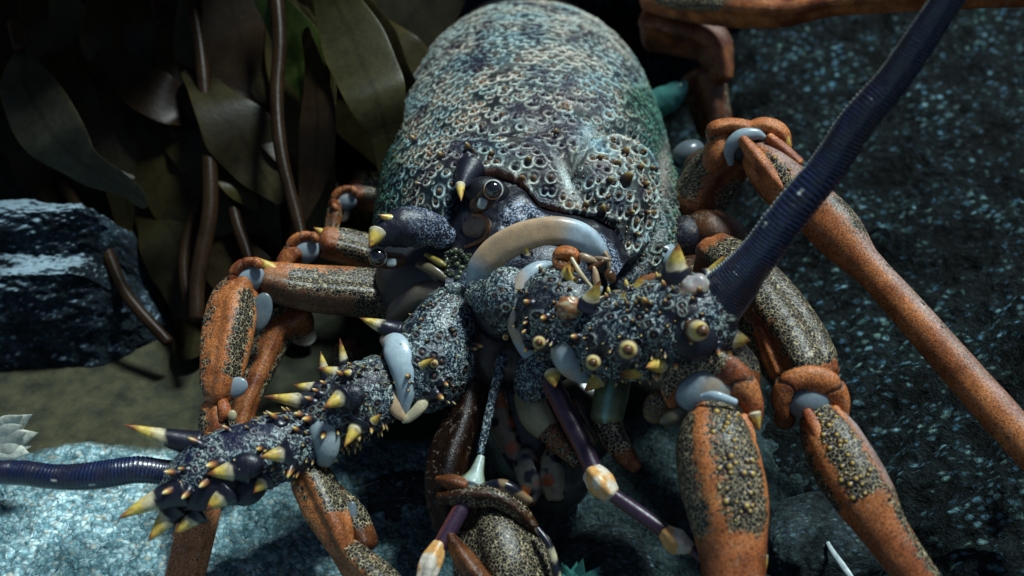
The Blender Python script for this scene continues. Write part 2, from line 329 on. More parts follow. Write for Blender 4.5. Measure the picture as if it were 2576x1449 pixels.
# --- carapace
def carapace():
    tab = np.array([  # y, half width, top z, bottom z, cx
        (73.0, 4.5, 13.2, 4, 1.25), (72.2, 6.2, 14.6, 3, 1.25), (70.5, 7.7, 15.8, 2, 1.25), (67, 8.7, 16.6, 1.4, 1.2), (62, 9.15, 17.0, 1.2, 1.1), (56, 9.3, 16.9, 1.2, 1.0),
        (51, 9.15, 16.5, 1.5, .9), (48, 8.9, 16.0, 2, .8), (46, 8.5, 15.2, 2.6, .75), (44.8, 8.0, 14.2, 3.2, .7), (43.8, 7.2, 12.9, 4, .7), (43.0, 6.2, 11.5, 4.6, .7), (42.5, 4.6, 10.2, 5.4, .7), (42.3, 2.4, 8.8, 6.2, .7)])
    n, m = 560, 900
    T = cr(tab, n); th = np.linspace(0, 2 * math.pi, m, endpoint=False)
    ct, st = np.cos(th), np.sin(th); zc = 8.2
    e = .92
    X = T[:, 4:5] + T[:, 1:2] * (np.sign(ct) * np.abs(ct) ** e)[None]
    Z = zc + np.where(st > 0, T[:, 2:3] - zc, zc - T[:, 3:4]) * (np.sign(st) * np.abs(st) ** e)[None]
    P = np.stack([X, np.repeat(T[:, 0:1], m, 1), Z], -1)
    def normals(P):
        du = np.gradient(P, axis=0); dv = np.roll(P, -1, 1) - np.roll(P, 1, 1)
        N = nrm(np.cross(du, dv)); ctr = np.stack([T[:, 4], T[:, 0] + 4, np.full(n, zc)], -1)[:, None]
        s = np.sign((N * (P - ctr)).sum(-1, keepdims=True)); return N * s
    N = normals(P)
    px, py, dd = proj(P)
    up = (N @ (CAM - np.array([0, 52, 10]))) > -8
    def g(cx, cy, rx, ry, rot=0):
        a = R(rot); x, y = px - cx, py - cy
        u = (x * math.cos(a) + y * math.sin(a)) / rx; v = (-x * math.sin(a) + y * math.cos(a)) / ry
        return np.exp(-(u * u + v * v)) * up
    # cervical groove, cheek swelling, brow, orbit recess
    disp = .75 * g(1560, 490, 120, 140) - .38 * g(1430, 430, 26, 120, -28) - .25 * g(1560, 330, 160, 22, 28) - .28 * g(1240, 330, 200, 20, -4)
    disp += .3 * g(1290, 400, 110, 50) + .35 * g(1100, 480, 80, 90) - .4 * g(1010, 500, 22, 90, 30) - .3 * g(1640, 560, 26, 170, 8) + .2 * g(1330, 180, 170, 80)
    rc = np.hypot((px - 1535) / 122, (py - 505) / 160); rim = (px > 1440) * up * (P[..., 1] < 56); disp += rim * (.30 * np.exp(-((rc - .90) / .08) ** 2) - .55 * np.exp(-((rc - 1.12) / .12) ** 2)) * sstep(px + py, 1780, 1900)
    bx = [1040, 1090, 1140, 1180, 1250, 1310, 1335, 1355, 1400, 1480, 1535, 1580, 1700]; by = [640, 560, 500, 446, 438, 462, 490, 517, 530, 545, 565, 610, 700]
    brow = np.interp(px, bx, by)                       # line of the brow edge; shell below it is set back
    below = sstep(py - brow, 0, 10) * (px > 1120) * (px < 1560) * up * (P[..., 1] < 52)
    below2 = below * sstep(px, 1120, 1160) * (1 - sstep(px, 1500, 1560))
    disp += .30 * g(0, 0, 1, 1) + .22 * np.exp(-((py - brow + 8) / 9) ** 2) * (px > 1160) * (px < 1540) * up * (P[..., 1] < 52)
    disp -= .75 * below2
    P = P + N * disp[..., None]; N = normals(P)
    # tubercles on a jittered hexagonal lattice over (y, arc)
    yy = -P[..., 1]; aa = (th[None] - math.pi / 2) * 9.0 * np.ones((n, 1))
    frontness = sstep(-P[..., 1], -60, -51)
    sp = .62
    iy0 = np.floor(yy / sp).astype(np.int64); best = np.full(yy.shape, 9.); bu = np.zeros_like(best); bv = np.zeros_like(best); br = np.ones_like(best); bh = np.zeros_like(best)
    for dy in (-1, 0, 1):
        iy = iy0 + dy; off = (iy & 1) * .5
        ix0 = np.floor(aa / (sp * 1.12) - off).astype(np.int64)
        for dx in (-1, 0, 1):
            ix = ix0 + dx
            h1, h2, h3, h4 = hsh(ix, iy, 3), hsh(ix, iy, 11), hsh(ix, iy, 23), hsh(ix, iy, 31)
            cy = (iy + .5 + (h1 - .5) * .6) * sp; cx = (ix + off + .5 + (h2 - .5) * .6) * sp * 1.12
            rad = sp * (.34 + .22 * h3); rad = np.where(h4 < .08, rad * .35, rad)
            el = 1.25 - .3 * frontness
            u = (aa - cx) / (rad * el); v = (yy - cy) / rad
            r = np.sqrt(u * u + v * v); k = r < best
            best = np.where(k, r, best); bu = np.where(k, u, bu); bv = np.where(k, v, bv); br = np.where(k, rad, br); bh = np.where(k, h4, bh)
    r = best; lobe = .5 + .5 * np.clip(bv / (r + .1), -1, 1)          # 1 on the side towards the head
    wob = (fbm(P * 3.2, 3) - .5) * .5; r = r + wob * .6
    core = np.exp(-(r / .42) ** 2); ring = np.exp(-((r - 1.0) / .2) ** 2) * (.16 + .88 * lobe ** 1.4)
    pit = np.exp(-((r - .55) / .3) ** 2)
    smooth = np.clip(below2 + g(1425, 445, 16, 70, -25) * 1.5, 0, 1)
    low = sstep(P[..., 2], 2, 6)
    amp = (1 - smooth) * low * sstep(T[:, 1:2], 5.5, 7.5)
    big = fbm(P * .55, 3); patch = sstep(big, .56, .64)
    height = br * (.42 * core * (.35 + frontness) + .36 * ring - .25 * pit)
    P2 = P + N * (height * amp)[..., None] + N * ((fbm(P * 6, 2) - .5) * .06)[..., None]
    fr3 = frontness[..., None] if frontness.ndim == 2 else frontness
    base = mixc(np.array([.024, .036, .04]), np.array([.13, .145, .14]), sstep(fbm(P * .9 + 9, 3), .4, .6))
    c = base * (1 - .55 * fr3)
    c = mixc(c, (.014, .02, .026), np.clip(pit * 1.5 + .9 * core, 0, 1) * .98 * amp)
    c = mixc(c, (.62, .65, .57), np.clip(ring * 1.7, 0, 1) * amp)
    c = mixc(c, (.30, .15, .06), np.clip(core * 1.25 - .15, 0, 1) * amp * (.25 + .75 * frontness) * sstep(bh, .3, .5))
    c = mixc(c, (.016, .012, .024), patch * .9 * (1 - ring * .8))
    dk = sum(g(*a) for a in [(1450, 330, 24, 26), (1150, 370, 26, 24), (1210, 165, 20, 14), (1440, 100, 20, 12), (1430, 215, 22, 22), (1180, 410, 30, 26), (1500, 440, 22, 22), (1335, 350, 26, 30), (1540, 520, 26, 20), (1290, 290, 22, 16)])
    c = mixc(c, (.025, .018, .035), np.clip(dk, 0, 1) * .9)
    c = mixc(c, (.55, .66, .66), np.clip(g(1425, 455, 11, 52, -24) + .8 * g(1480, 335, 24, 20) + .5 * g(1500, 385, 60, 12, 30), 0, 1) * .85)  # pale groove, plus a blue-white highlight painted on the ridge
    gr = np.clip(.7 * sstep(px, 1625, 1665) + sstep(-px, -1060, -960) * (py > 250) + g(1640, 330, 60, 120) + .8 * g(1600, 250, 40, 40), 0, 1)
    c = mixc(c, c * np.array([.22, .48, .40]), gr)  # flank shade painted in along with the green tint
    c = mixc(c, (.012, .03, .03), np.clip(rim * np.exp(-((rc - 1.15) / .13) ** 2) * sstep(px + py, 1780, 1900), 0, 1) * .85); c = mixc(c, (.58, .66, .62), np.clip(rim * np.exp(-((rc - .93) / .04) ** 2) * sstep(px + py, 1780, 1900), 0, 1) * .6)
    c = mixc(c, (.34, .29, .26), np.clip(g(1668, 470, 12, 120, 4), 0, 1) * .7)
    # the dark forehead below the brow, its thin orange edge
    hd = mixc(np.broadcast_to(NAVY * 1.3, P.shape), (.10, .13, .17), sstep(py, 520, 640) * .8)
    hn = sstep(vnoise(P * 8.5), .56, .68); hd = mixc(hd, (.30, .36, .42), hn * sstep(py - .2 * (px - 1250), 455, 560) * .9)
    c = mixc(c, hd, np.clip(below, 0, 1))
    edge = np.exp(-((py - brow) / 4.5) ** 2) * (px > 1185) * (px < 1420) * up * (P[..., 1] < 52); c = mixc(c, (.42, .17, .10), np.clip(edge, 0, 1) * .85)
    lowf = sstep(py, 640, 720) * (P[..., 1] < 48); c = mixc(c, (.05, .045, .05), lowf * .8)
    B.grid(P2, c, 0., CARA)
    return P, N, px, py
CP, CN, CX, CY = carapace()
def onshell(x, y):
    """front-most carapace point seen at display pixel x, y"""
    e = (CX - x) ** 2 + (CY - y) ** 2 + 1e4 * ((CN * (CAM - CP)).sum(-1) < 0)
    i = np.unravel_index(np.argmin(e), e.shape); return CP[i], CN[i]
TIPC = [(0, NAVY), (.45, NAVY), (.62, BRN), (.85, YEL * .55), (1, CRM)]
for x, y, r, h in [(1555, 470, .42, .8), (1520, 470, .26, .4), (1505, 540, .3, .6), (1470, 520, .24, .4), (1590, 440, .25, .4), (1560, 400, .3, .45), (1600, 480, .25, .4), (1570, 540, .25, .4), (1600, 400, .22, .3),
                   (1045, 355, .26, .5), (1060, 470, .2, .3), (1115, 400, .26, .4), (1180, 380, .26, .5), (1610, 540, .22, .35), (1530, 580, .2, .3), (1590, 590, .2, .35), (1540, 430, .24, .35), (1500, 410, .22, .3), (1620, 440, .2, .3), (1240, 395, .22, .3), (1330, 410, .24, .35), (1400, 330, .2, .3)]:
    p, nn = onshell(x, y); knob(B, p, nn, r, h, TIPC, SPN)
for k in range(170):                                   # pale grains along the rim of the cheek and flank
    x = 1440 + RNG.rand() * 250; y = 350 + RNG.rand() * 330; p, nn = onshell(x, y)
    knob(B, p, nn, .06 + .05 * RNG.rand(), .09, [(0, NAVY), (.5, BRN), (1, PEACH * 1.1)], SPN, k=3, m=7)
# row of beads below the brow on the right
for k in range(26):
    x = 1345 + k * 7.4; y = np.interp(x, [1340, 1400, 1480, 1540], [520, 534, 548, 566]) + 4; p, nn = onshell(x, y); knob(B, p + nn * .05, nn, .09, .14, [(0, NAVY), (.6, NAVY), (1, PEACH * .7)], SPN, k=3, m=7)

# --- abdomen behind the carapace
for k in range(4):
    y0 = 73 + 4.2 * k; w = 7.6 - .5 * k; zt = 14.6 - 1.2 * k
    def ring(y, f): 
        th = np.linspace(0, 2 * math.pi, 64, endpoint=False)
        return np.stack([1.25 + w * f * np.cos(th), np.full(64, y), 7 + np.where(np.sin(th) > 0, (zt - 7), 5.6) * f * np.sin(th)], -1)
    t = np.linspace(0, 1, 12); Pg = np.stack([ring(y0 - 2.4 + 5.4 * a, .80 + .26 * math.sin(math.pi * min(a * 1.15, 1)) ** .7) for a in t])
    cc = mixc(np.broadcast_to((.03, .035, .04), Pg.shape), (.12, .09, .06), sstep(vnoise(Pg * 1.4), .5, .7)); B.grid(Pg, cc, 0., CARA)

# --- generic pattern functions
def legcol(light=1., bands=(), w=.38, tipo=.8, fill=1., seams=()):
    """pat = 1 where the black net shows. bands = ring angles (deg) that stay orange"""
    def pat(U, TH, P):
        m = np.ones(U.shape) * fill
        for b in bands:
            d = np.abs((TH - R(b) + math.pi) % (2 * math.pi) - math.pi); m = m * sstep(d, w * .7, w * 1.3)
        return m * sstep(U, .03, .09) * (1 - sstep(U, tipo - .05, tipo + .05))
    def col(U, TH, P):
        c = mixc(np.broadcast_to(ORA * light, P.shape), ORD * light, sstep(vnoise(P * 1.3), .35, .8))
        for q in seams: c = mixc(c, (.012, .010, .010), np.exp(-((U - q + .02 * np.sin(TH * 2 + q * 9)) / .014) ** 2))
        return c
    def disp(U, TH, P):
        o = .05 * (fbm(P * 1.4, 3) - .5) + .06 * np.cos(3 * TH + 1)
        for q in seams: o = o - .16 * np.exp(-((U - q + .02 * np.sin(TH * 2 + q * 9)) / .02) ** 2)
        return o
    return dict(col=col, pat=pat, disp=disp) if seams else dict(col=col, pat=pat)
def seam(a, k=.05, s=1.):
    return lambda U, TH, P: .06 * np.cos(3 * TH + .8) + .09 * np.cos(4 * TH) + .02 * np.cos(9 * TH) + a * np.cos(2 * TH) + k * (fbm(P * 1.2, 2) - .5) + .03 * (vnoise(P * 5) - .5)
def knobs_on(g, n, r, h, cols, th=(30, 150), u=(.05, .95), seed=1, tilt=None, rv=.4, skirt=.9):
    rs = np.random.RandomState(seed); P, N = g['P'], g['N']; a, b = P.shape[:2]; got = []
    for k in range(n * 6):
        i = int((u[0] + (u[1] - u[0]) * rs.rand()) * (a - 1)); j = int((th[0] + (th[1] - th[0]) * rs.rand()) / 360 * b) % b; p = P[i, j]
        if any(np.linalg.norm(p - q) < r * 1.7 for q in got): continue
        got.append(p); s = 1 - rv + 2 * rv * rs.rand()
        s = s * (1 if rs.rand() > .25 else .55); knob(B, p, N[i, j], r * s, h * s, cols, SPN, skirt=skirt, k=7, tilt=(g['T'][min(i + 7, len(g['T']) - 1)] * tilt) if tilt else None)
        if len(got) >= n: break

def knee(x, y, d, r, rot, pal=PALE, ora=1., arch=True, op=(200, 340)):
    """leg joint: pale dome, orange collar plate over it and two end lobes"""
    blob(B, x, y, d + .15, r * .86, r * .74, r * .6, rot, JNT, mixn_col(pal))
    if arch:
        a = np.radians(np.linspace(op[0], op[1], 9)) + R(0)
        def pt(q, k, rr, dd): 
            cx, cy = math.cos(q) * k, math.sin(q) * k * .86; c, s = math.cos(R(rot)), math.sin(R(rot))
            return (x + cx * c + cy * s, y - cx * s + cy * c, d + dd, rr)
        tube(B, [pt(q, r * 1.0, r * (.20 + .14 * math.sin((q - a[0]) / (a[-1] - a[0]) * math.pi)), -r * .006 * 1) for q in a], LEG, 18, 40, ell=(1, .8), **legcol(ora, (), fill=0., seams=(.3, .66)))
        for q in (a[0], a[-1]):
            X = pt(q, r * .98, 0, 0); blob(B, X[0], X[1], d - .01 * r, r * .26, r * .36, r * .3, rot, LEG, ORA * ora, 0., 14, 18)
def mixn_col(pal):
    return lambda U, TH, P: mixc(mixc(np.broadcast_to(pal, P.shape), PEACH * .75, sstep(vnoise(P * .9 + 3), .45, .8) * .7), pal * 1.25, sstep(vnoise(P * 1.5), .6, .9) * .6)

# --- face: forehead hood, brow ridge, arches, horns
def headcol(U, TH, P): return np.broadcast_to(NAVY * 1.4, P.shape)
hp = lambda v: (lambda U, TH, P: np.full(U.shape, v))
def forehead():
    A = cr([(1120, 560), (1165, 470), (1200, 436), (1250, 434), (1310, 456), (1345, 512), (1400, 528), (1480, 542), (1545, 566), (1590, 640)], 160)
    Bc = cr([(1120, 720), (1160, 730), (1195, 690), (1262, 622), (1335, 589), (1410, 580), (1468, 598), (1506, 640), (1522, 690), (1530, 720)], 160)
    dA = np.array([min(proj(onshell(a[0], a[1] - 10)[0])[2], 52.6) + .45 for a in A]); dA = np.convolve(np.pad(dA, 12, 'edge'), np.ones(25) / 25, 'valid')
    n = 70; G_ = np.zeros((n, 160, 3)); v = np.linspace(0, 1, n)
    for i, t in enumerate(v):
        e = t ** .8
        for j in range(160): G_[i, j] = at(A[j, 0] + (Bc[j, 0] - A[j, 0]) * t, A[j, 1] + (Bc[j, 1] - A[j, 1]) * t, dA[j] + (49.75 - dA[j]) * e - .35 * math.sin(math.pi * t) ** 1.5)
    G_ = G_ + np.array([0, -.6, .8]) * ((fbm(G_ * 1.6, 3) - .5) * .35)[..., None]
    pv = np.clip(sstep(v, .1, .6)[:, None] * np.ones((1, 160)) * sstep(np.arange(160) / 159., .25, .45), 0, 1)
    pv[:, :] += .5 * sstep(v, .7, .95)[:, None]
    px, py, d = proj(G_); orr = np.exp(-(((px - 1480) / 50) ** 2 + ((py - 600) / 60) ** 2)) * 0
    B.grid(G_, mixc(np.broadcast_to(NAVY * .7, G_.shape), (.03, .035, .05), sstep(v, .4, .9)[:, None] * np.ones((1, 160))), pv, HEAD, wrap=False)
forehead()
def archcol(U, TH, P):
    c = mixc(np.broadcast_to(PALE * 1.0, P.shape), PEACH * 1.0, sstep(U, .08, .22) * (1 - sstep(U, .52, .68)))
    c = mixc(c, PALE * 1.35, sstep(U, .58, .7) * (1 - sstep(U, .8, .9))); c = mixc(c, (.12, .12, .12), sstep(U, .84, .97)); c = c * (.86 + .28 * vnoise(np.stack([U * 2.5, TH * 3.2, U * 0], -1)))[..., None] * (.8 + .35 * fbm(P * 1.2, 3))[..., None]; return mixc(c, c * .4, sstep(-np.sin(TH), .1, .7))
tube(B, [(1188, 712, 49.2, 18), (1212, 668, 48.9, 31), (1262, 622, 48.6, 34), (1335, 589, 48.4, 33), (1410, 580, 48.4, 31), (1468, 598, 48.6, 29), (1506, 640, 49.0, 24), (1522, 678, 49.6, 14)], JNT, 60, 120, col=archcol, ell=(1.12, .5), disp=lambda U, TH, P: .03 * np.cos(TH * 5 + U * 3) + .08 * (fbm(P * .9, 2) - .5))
tube(B, [(1498, 612, 48.9, 7), (1524, 640, 48.9, 7), (1532, 668, 49, 6), (1528, 692, 49.2, 5)], SPN, 12, 24, col=lambda U, TH, P: mixc(np.broadcast_to(NAVY, P.shape), PEACH, sstep(np.sin(TH), .2, .8)))
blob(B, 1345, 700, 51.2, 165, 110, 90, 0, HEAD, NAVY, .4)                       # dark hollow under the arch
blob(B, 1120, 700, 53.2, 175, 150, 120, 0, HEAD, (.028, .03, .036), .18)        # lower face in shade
blob(B, 1230, 880, 51.5, 90, 110, 70, 0, JNT, (.13, .095, .085), 0.)            # soft underside between the antennae
blob(B, 1300, 905, 50.6, 60, 60, 40, 20, JNT, (.11, .085, .075), 0.)
blob(B, 1185, 940, 50.9, 36, 46, 30, 30, JNT, (.14, .12, .115), 0.)
# left brow horn and its two yellow points
tube(B, [(1125, 600, 50.6, 30), (1075, 575, 50.0, 46), (1020, 572, 49.5, 50), (975, 585, 49.2, 40), (955, 600, 49.0, 26)], HEAD, 30, 50, col=headcol, pat=lambda U, TH, P: .75 - .7 * U, ell=(1, .8), disp=lambda U, TH, P: .35 * (fbm(P * 1.5, 3) - .5) + .1 * (vnoise(P * 5) - .5))
spine(985, 552, 952, 540, 49.0, 48.6, 14, .0); spine(950, 586, 930, 622, 48.8, 48.2, 24, .0)
# horn between the eyes
tube(B, [(1184, 428, 52.0, 40), (1172, 446, 51.4, 27), (1162, 468, 50.5, 13)], HEAD, 20, 20, col=headcol, pat=.1, cap=.3)
spine(1158, 466, 1160, 506, 50.3, 49.3, 13, .0)
# eye socket shadow plate and stalks
blob(B, 1226, 486, 51.2, 58, 42, 30, -10, HEAD, NAVY * .5, .0)
tube(B, [(1198, 520, 50.2, 20), (1218, 505, 49.8, 24), (1236, 484, 49.5, 26)], HEAD, 20, 16, col=lambda U, TH, P: mixc(np.broadcast_to(BRN * .7, P.shape), NAVY, sstep(vnoise(P * 4), .3, .6)), pat=0.)
blob(B, 1213, 512, 49.2, 12, 14, 8, -20, JNT, (.42, .50, .48), 0., 10, 14, ex=.6)
tube(B, [(1180, 580, 50.6, 26), (1205, 570, 50.2, 30), (1222, 560, 49.9, 22)], JNT, 20, 20, col=(.20, .13, .105), ell=(1, .6)); tube(B, [(1190, 540, 50.2, 6), (1218, 545, 49.7, 6), (1228, 570, 49.6, 6), (1218, 600, 49.9, 6), (1170, 622, 50.2, 5)], SPN, 10, 26, col=BRN * 1.5)
tube(B, [(1010, 655, 50.6, 18), (975, 655, 50.1, 22), (952, 648, 49.8, 23)], HEAD, 20, 16, col=BRN * .5, pat=.3)
blob(B, 985, 660, 49.4, 13, 11, 8, 0, JNT, (.42, .50, .48), 0., 10, 14, ex=.6)
tube(B, [(1050, 665, 50.4, 8), (1090, 680, 50.2, 16), (1120, 700, 50, 10)], JNT, 14, 20, col=(.12, .10, .06)); tube(B, [(1070, 640, 50.4, 5), (1105, 660, 50, 9), (1120, 668, 49.9, 5)], SPN, 12, 18, col=YEL * .4)
for k in range(110):                                    # green and cream growth between the antennae
    x = 1120 + 70 * RNG.rand(); y = 630 + 80 * RNG.rand(); d = 49.9 + .4 * RNG.rand()
    blob(B, x, y, d, 3 + 7 * RNG.rand(), 3 + 6 * RNG.rand(), 6, 90 * RNG.rand(), JNT, np.array([.10, .13, .075]) * (.25 + RNG.rand()), 0., 6, 8)

# --- antenna bases: vermiculate segments with knobs
def spots(U, TH, nu, nt, seed):
    a, b = U * nu, TH / (2 * math.pi) * nt; best = np.full(U.shape, 9.); sid = np.zeros(U.shape)
    ia, ib = np.floor(a).astype(np.int64), np.floor(b).astype(np.int64)
    for da in (-1, 0, 1):
        for db in (-1, 0, 1):
            i, j = ia + da, ib + db; h1, h2, h3 = hsh(i, j % nt, seed), hsh(i, j % nt, seed + 9), hsh(i, j % nt, seed + 21)
            r = np.hypot(a - i - .2 - .6 * h1, b - j - .2 - .6 * h2) / (.14 + .24 * h3); r = np.where(h3 < .5, 9., r); k = r < best; best = np.where(k, r, best); sid = np.where(k, h3, sid)
    return best, sid
def spotty(nu, nt, seed, dk=0., base=(1, 1, 1)):
    def c(U, TH, P):
        r, _ = spots(U, TH, nu, nt, seed); c0 = np.broadcast_to(NAVY * np.array(base), P.shape)
        c0 = mixc(c0, (.30, .36, .34), np.exp(-((r - 1.15) / .18) ** 2) * (.3 + .7 * vnoise(P * 3))); return mixc(c0, (.16, .08, .03), sstep(-r, -.35, -.1))
    def p(U, TH, P):
        r, _ = spots(U, TH, nu, nt, seed); return np.clip((1 - dk * U) * sstep(r, .9, 1.35) - .85 * sstep(fbm(P * .8 + 5, 2), .52, .64), 0, 1)
    def d(U, TH, P):
        r, _ = spots(U, TH, nu, nt, seed); return lump(U, TH, P) + .045 * np.exp(-((r - 1.1) / .3) ** 2) + .05 * np.exp(-(r / .4) ** 2)
    return dict(col=c, pat=p, disp=d)
def armcol(dk=.0):
    def c(U, TH, P): return mixc(np.broadcast_to(NAVY * 1.4, P.shape), (.05, .05, .05), sstep(vnoise(P * .8), .4, .7))
    def p(U, TH, P): return np.clip(1 - dk * U - .9 * sstep(vnoise(P * .9 + 5), .66, .8), 0, 1)
    return dict(col=c, pat=p)
DKN = [(0, NAVY), (.4, NAVY), (.55, NAVY * 1.5), (.8, BRN * 1.6), (.93, PEACH * .8), (1, CRM * .8)]
DK2 = [(0, NAVY), (.45, NAVY), (.6, BRN * 1.2), (.8, YEL * .8), (1, CRM * .8)]
SPK = [(0, NAVY), (.5, NAVY), (.62, BRN * 1.2), (.75, ORA * .8), (.88, YEL), (1, CRM)]
TIPY = [(0, NAVY * 1.4), (.4, NAVY * 1.6), (.6, YEL * .8), (.85, YEL), (1, ORD)]
PIT = [(0, NAVY), (.8, NAVY), (1, BRN)]
lump = lambda U, TH, P: .08 * (fbm(P * 1.1, 2) - .5) + .03 * (vnoise(P * 4) - .5)
# right side, first wedge
tube(B, [(1186, 730, 48.7, 24), (1222, 745, 48.4, 52), (1262, 752, 48.2, 84), (1300, 765, 48.3, 80)], ARM, 120, 120, ell=(1, .8), **spotty(7, 22, 1))
blob(B, 1240, 800, 49.3, 46, 70, 40, 40, HEAD, NAVY, .05)
cres = lambda U, TH, P: mixc(mixc(np.broadcast_to(PALE * .95, P.shape), PEACH, sstep(vnoise(P * .8 + 1), .5, .75) * .8), (.30, .18, .10), sstep(U, .05, 0) + sstep(U, .95, 1))
tube(B, [(1400, 668, 48.0, 12), (1350, 682, 47.6, 24), (1313, 725, 47.4, 30), (1302, 790, 47.4, 31), (1318, 850, 47.5, 30), (1345, 905, 47.8, 20), (1372, 935, 48.2, 10)], JNT, 26, 60, col=cres, ell=(1, .8))
gB = tube(B, [(1350, 790, 48.4, 92), (1395, 790, 47.6, 122), (1440, 795, 47.2, 112), (1470, 800, 47.2, 90)], ARM, 200, 120, ell=(1, .9), cap=.5, **spotty(6, 26, 2))
knobs_on(gB, 9, .19, .42, SPK, (25, 155), (.05, .8), 103); knobs_on(gB, 26, .09, .26, DK2, (20, 160), (.0, .8), 3)
blob(B, 1360, 930, 48.0, 60, 90, 50, -30, ARM, NAVY, .7)
tube(B, [(1465, 770, 47.0, 10), (1424, 800, 46.4, 20), (1412, 850, 46.2, 29), (1425, 905, 46.2, 33), (1458, 940, 46.4, 24), (1500, 950, 46.8, 12)], JNT, 26, 60, col=cres, ell=(1, .8))
gC = tube(B, [(1475, 855, 47.2, 85), (1540, 850, 46.2, 108), (1620, 835, 45.6, 116), (1700, 815, 45.2, 122), (1770, 800, 45.0, 112), (1815, 795, 45.0, 90)], ARM, 220, 300, ell=(1, .9), cap=.4, **spotty(13, 24, 3, .25))
knobs_on(gC, 26, .19, .40, SPK, (15, 165), (.03, .85), 108); knobs_on(gC, 52, .09, .28, DK2, (15, 165), (.03, .8), 8); knobs_on(gC, 7, .2, .5, TIPY, (150, 190), (.1, .95), 12, rv=.5); knobs_on(gC, 6, .2, .5, TIPY, (-10, 20), (.1, .95), 13, rv=.5)
blob(B, 1745, 850, 43.6, 62, 60, 30, 0, HEAD, NAVY, .1); blob(B, 1580, 890, 43.7, 34, 34, 16, 0, ARM, NAVY, .3)
blob(B, 1700, 700, 44.6, 40, 46, 30, 10, HEAD, NAVY, .05)
# blunt cream horns pointing at the viewer
EYEC = [(0, NAVY), (.3, BRN), (.5, CRM), (.8, YEL), (.93, CRM * .9), (1, BRN * .8)]
def stub(x, y, d, r, h, tilt=(0, 0, 0)): knob(B, at(x, y, d), (CAM - at(x, y, d)), r * K * d, h, EYEC, SPN, tip=.45, tilt=tilt, k=12, m=24, flare=.15)
stub(1750, 832, 42.6, 30, 1.1, (.2, 0, 0)); stub(1580, 880, 43.0, 27, .8); stub(1492, 912, 44.4, 22, .7); stub(1356, 862, 45.4, 19, .6); stub(1272, 848, 47.6, 9, .3); stub(1390, 955, 47.2, 14, .5)
spine(1660, 930, 1640, 905, 45, 43.6, 27, .0); spine(1660, 915, 1625, 925, 44.2, 43.2, 24, .0); spine(1600, 930, 1562, 948, 45, 44.2, 25, .0); spine(1500, 958, 1470, 985, 46, 45.4, 20, .0)
spine(1390, 940, 1396, 975, 46.6, 46, 22, .0)
spine(1705, 720, 1706, 612, 44.8, 44.0, 38, .42, bend=-4); spine(1720, 690, 1729, 655, 44.4, 44.2, 10, 0); spine(1600, 745, 1616, 690, 45.4, 45, 24, .2); spine(1480, 770, 1510, 705, 45.4, 44.6, 26, .3)
spine(1560, 770, 1572, 730, 45.2, 44.8, 14, .2); spine(1785, 690, 1826, 640, 45.2, 44.8, 18, .05, n=2); spine(1835, 850, 1888, 858, 44.6, 44.2, 32, .3); spine(1800, 870, 1845, 905, 44.8, 44.4, 40, .0)
spine(1430, 700, 1427, 672, 46.2, 45.6, 14, 0); spine(1325, 640, 1322, 614, 48.6, 48.2, 13, .2); spine(1430, 720, 1455, 695, 46.4, 45.8, 14, .1); spine(1420, 705, 1433, 655, 46.4, 46.0, 20, .2)
# little plates and orange boss between arch and base
tube(B, [(1398, 660, 47.4, 12), (1412, 640, 47.0, 21), (1440, 640, 46.8, 18), (1452, 662, 46.8, 10)], LEG, 20, 30, **legcol(1.1, (), fill=0.))
blob(B, 1418, 672, 46.8, 30, 19, 12, -25, LEG, ORA * .6, .3); tube(B, [(1438, 650, 46.5, 5), (1462, 690, 46.2, 6), (1490, 725, 46.2, 4)], JNT, 10, 20, col=CRM)
for x, y, a, b, ro, c in [(1480, 650, 30, 9, -20, PEACH * .7), (1500, 668, 24, 9, 30, BRN * .5), (1516, 652, 24, 7, -8, PEACH * .5), (1500, 700, 9, 30, 10, PEACH), (1535, 695, 15, 20, 20, BRN * .5), (1450, 745, 44, 20, -15, PEACH * .5), (1490, 735, 30, 14, 20, PALE * .8),
                       (1432, 770, 40, 34, 0, BRN * 1.6), (1470, 790, 20, 24, 20, PALE * .6), (1515, 757, 56, 14, 12, CRM * .9), (1560, 745, 20, 18, 0, PEACH * .6), (1455, 715, 16, 18, 0, NAVY), (1640, 705, 44, 16, 12, BRN * 1.4), (1605, 722, 50, 14, 30, PALE * .4)]:
    blob(B, x, y, 45.9 + .004 * (800 - y), a, b, min(a, b), ro, JNT, c, 0., 12, 18, disp=lambda U, TH, P: .5 * (fbm(P * 4, 2) - .5))
# orange, knobbly boss at the foot of the right antenna
blob(B, 1745, 725, 43.9, 42, 34, 26, 35, JNT, lambda U, TH, P: mixc(mixc(np.broadcast_to(BRN * 2.2, P.shape), CRM * .9, sstep(vnoise(P * 5), .5, .7)), PALE, sstep(P[..., 2], 14.6, 15.4) * .6), 0., disp=lambda U, TH, P: .4 * (fbm(P * 3, 2) - .5))
blob(B, 1432, 775, 45.4, 34, 30, 20, 0, JNT, lambda U, TH, P: mixc(np.broadcast_to(BRN * 2., P.shape), CRM * .8, sstep(vnoise(P * 7), .5, .7)), 0., disp=lambda U, TH, P: .4 * (fbm(P * 4, 2) - .5))

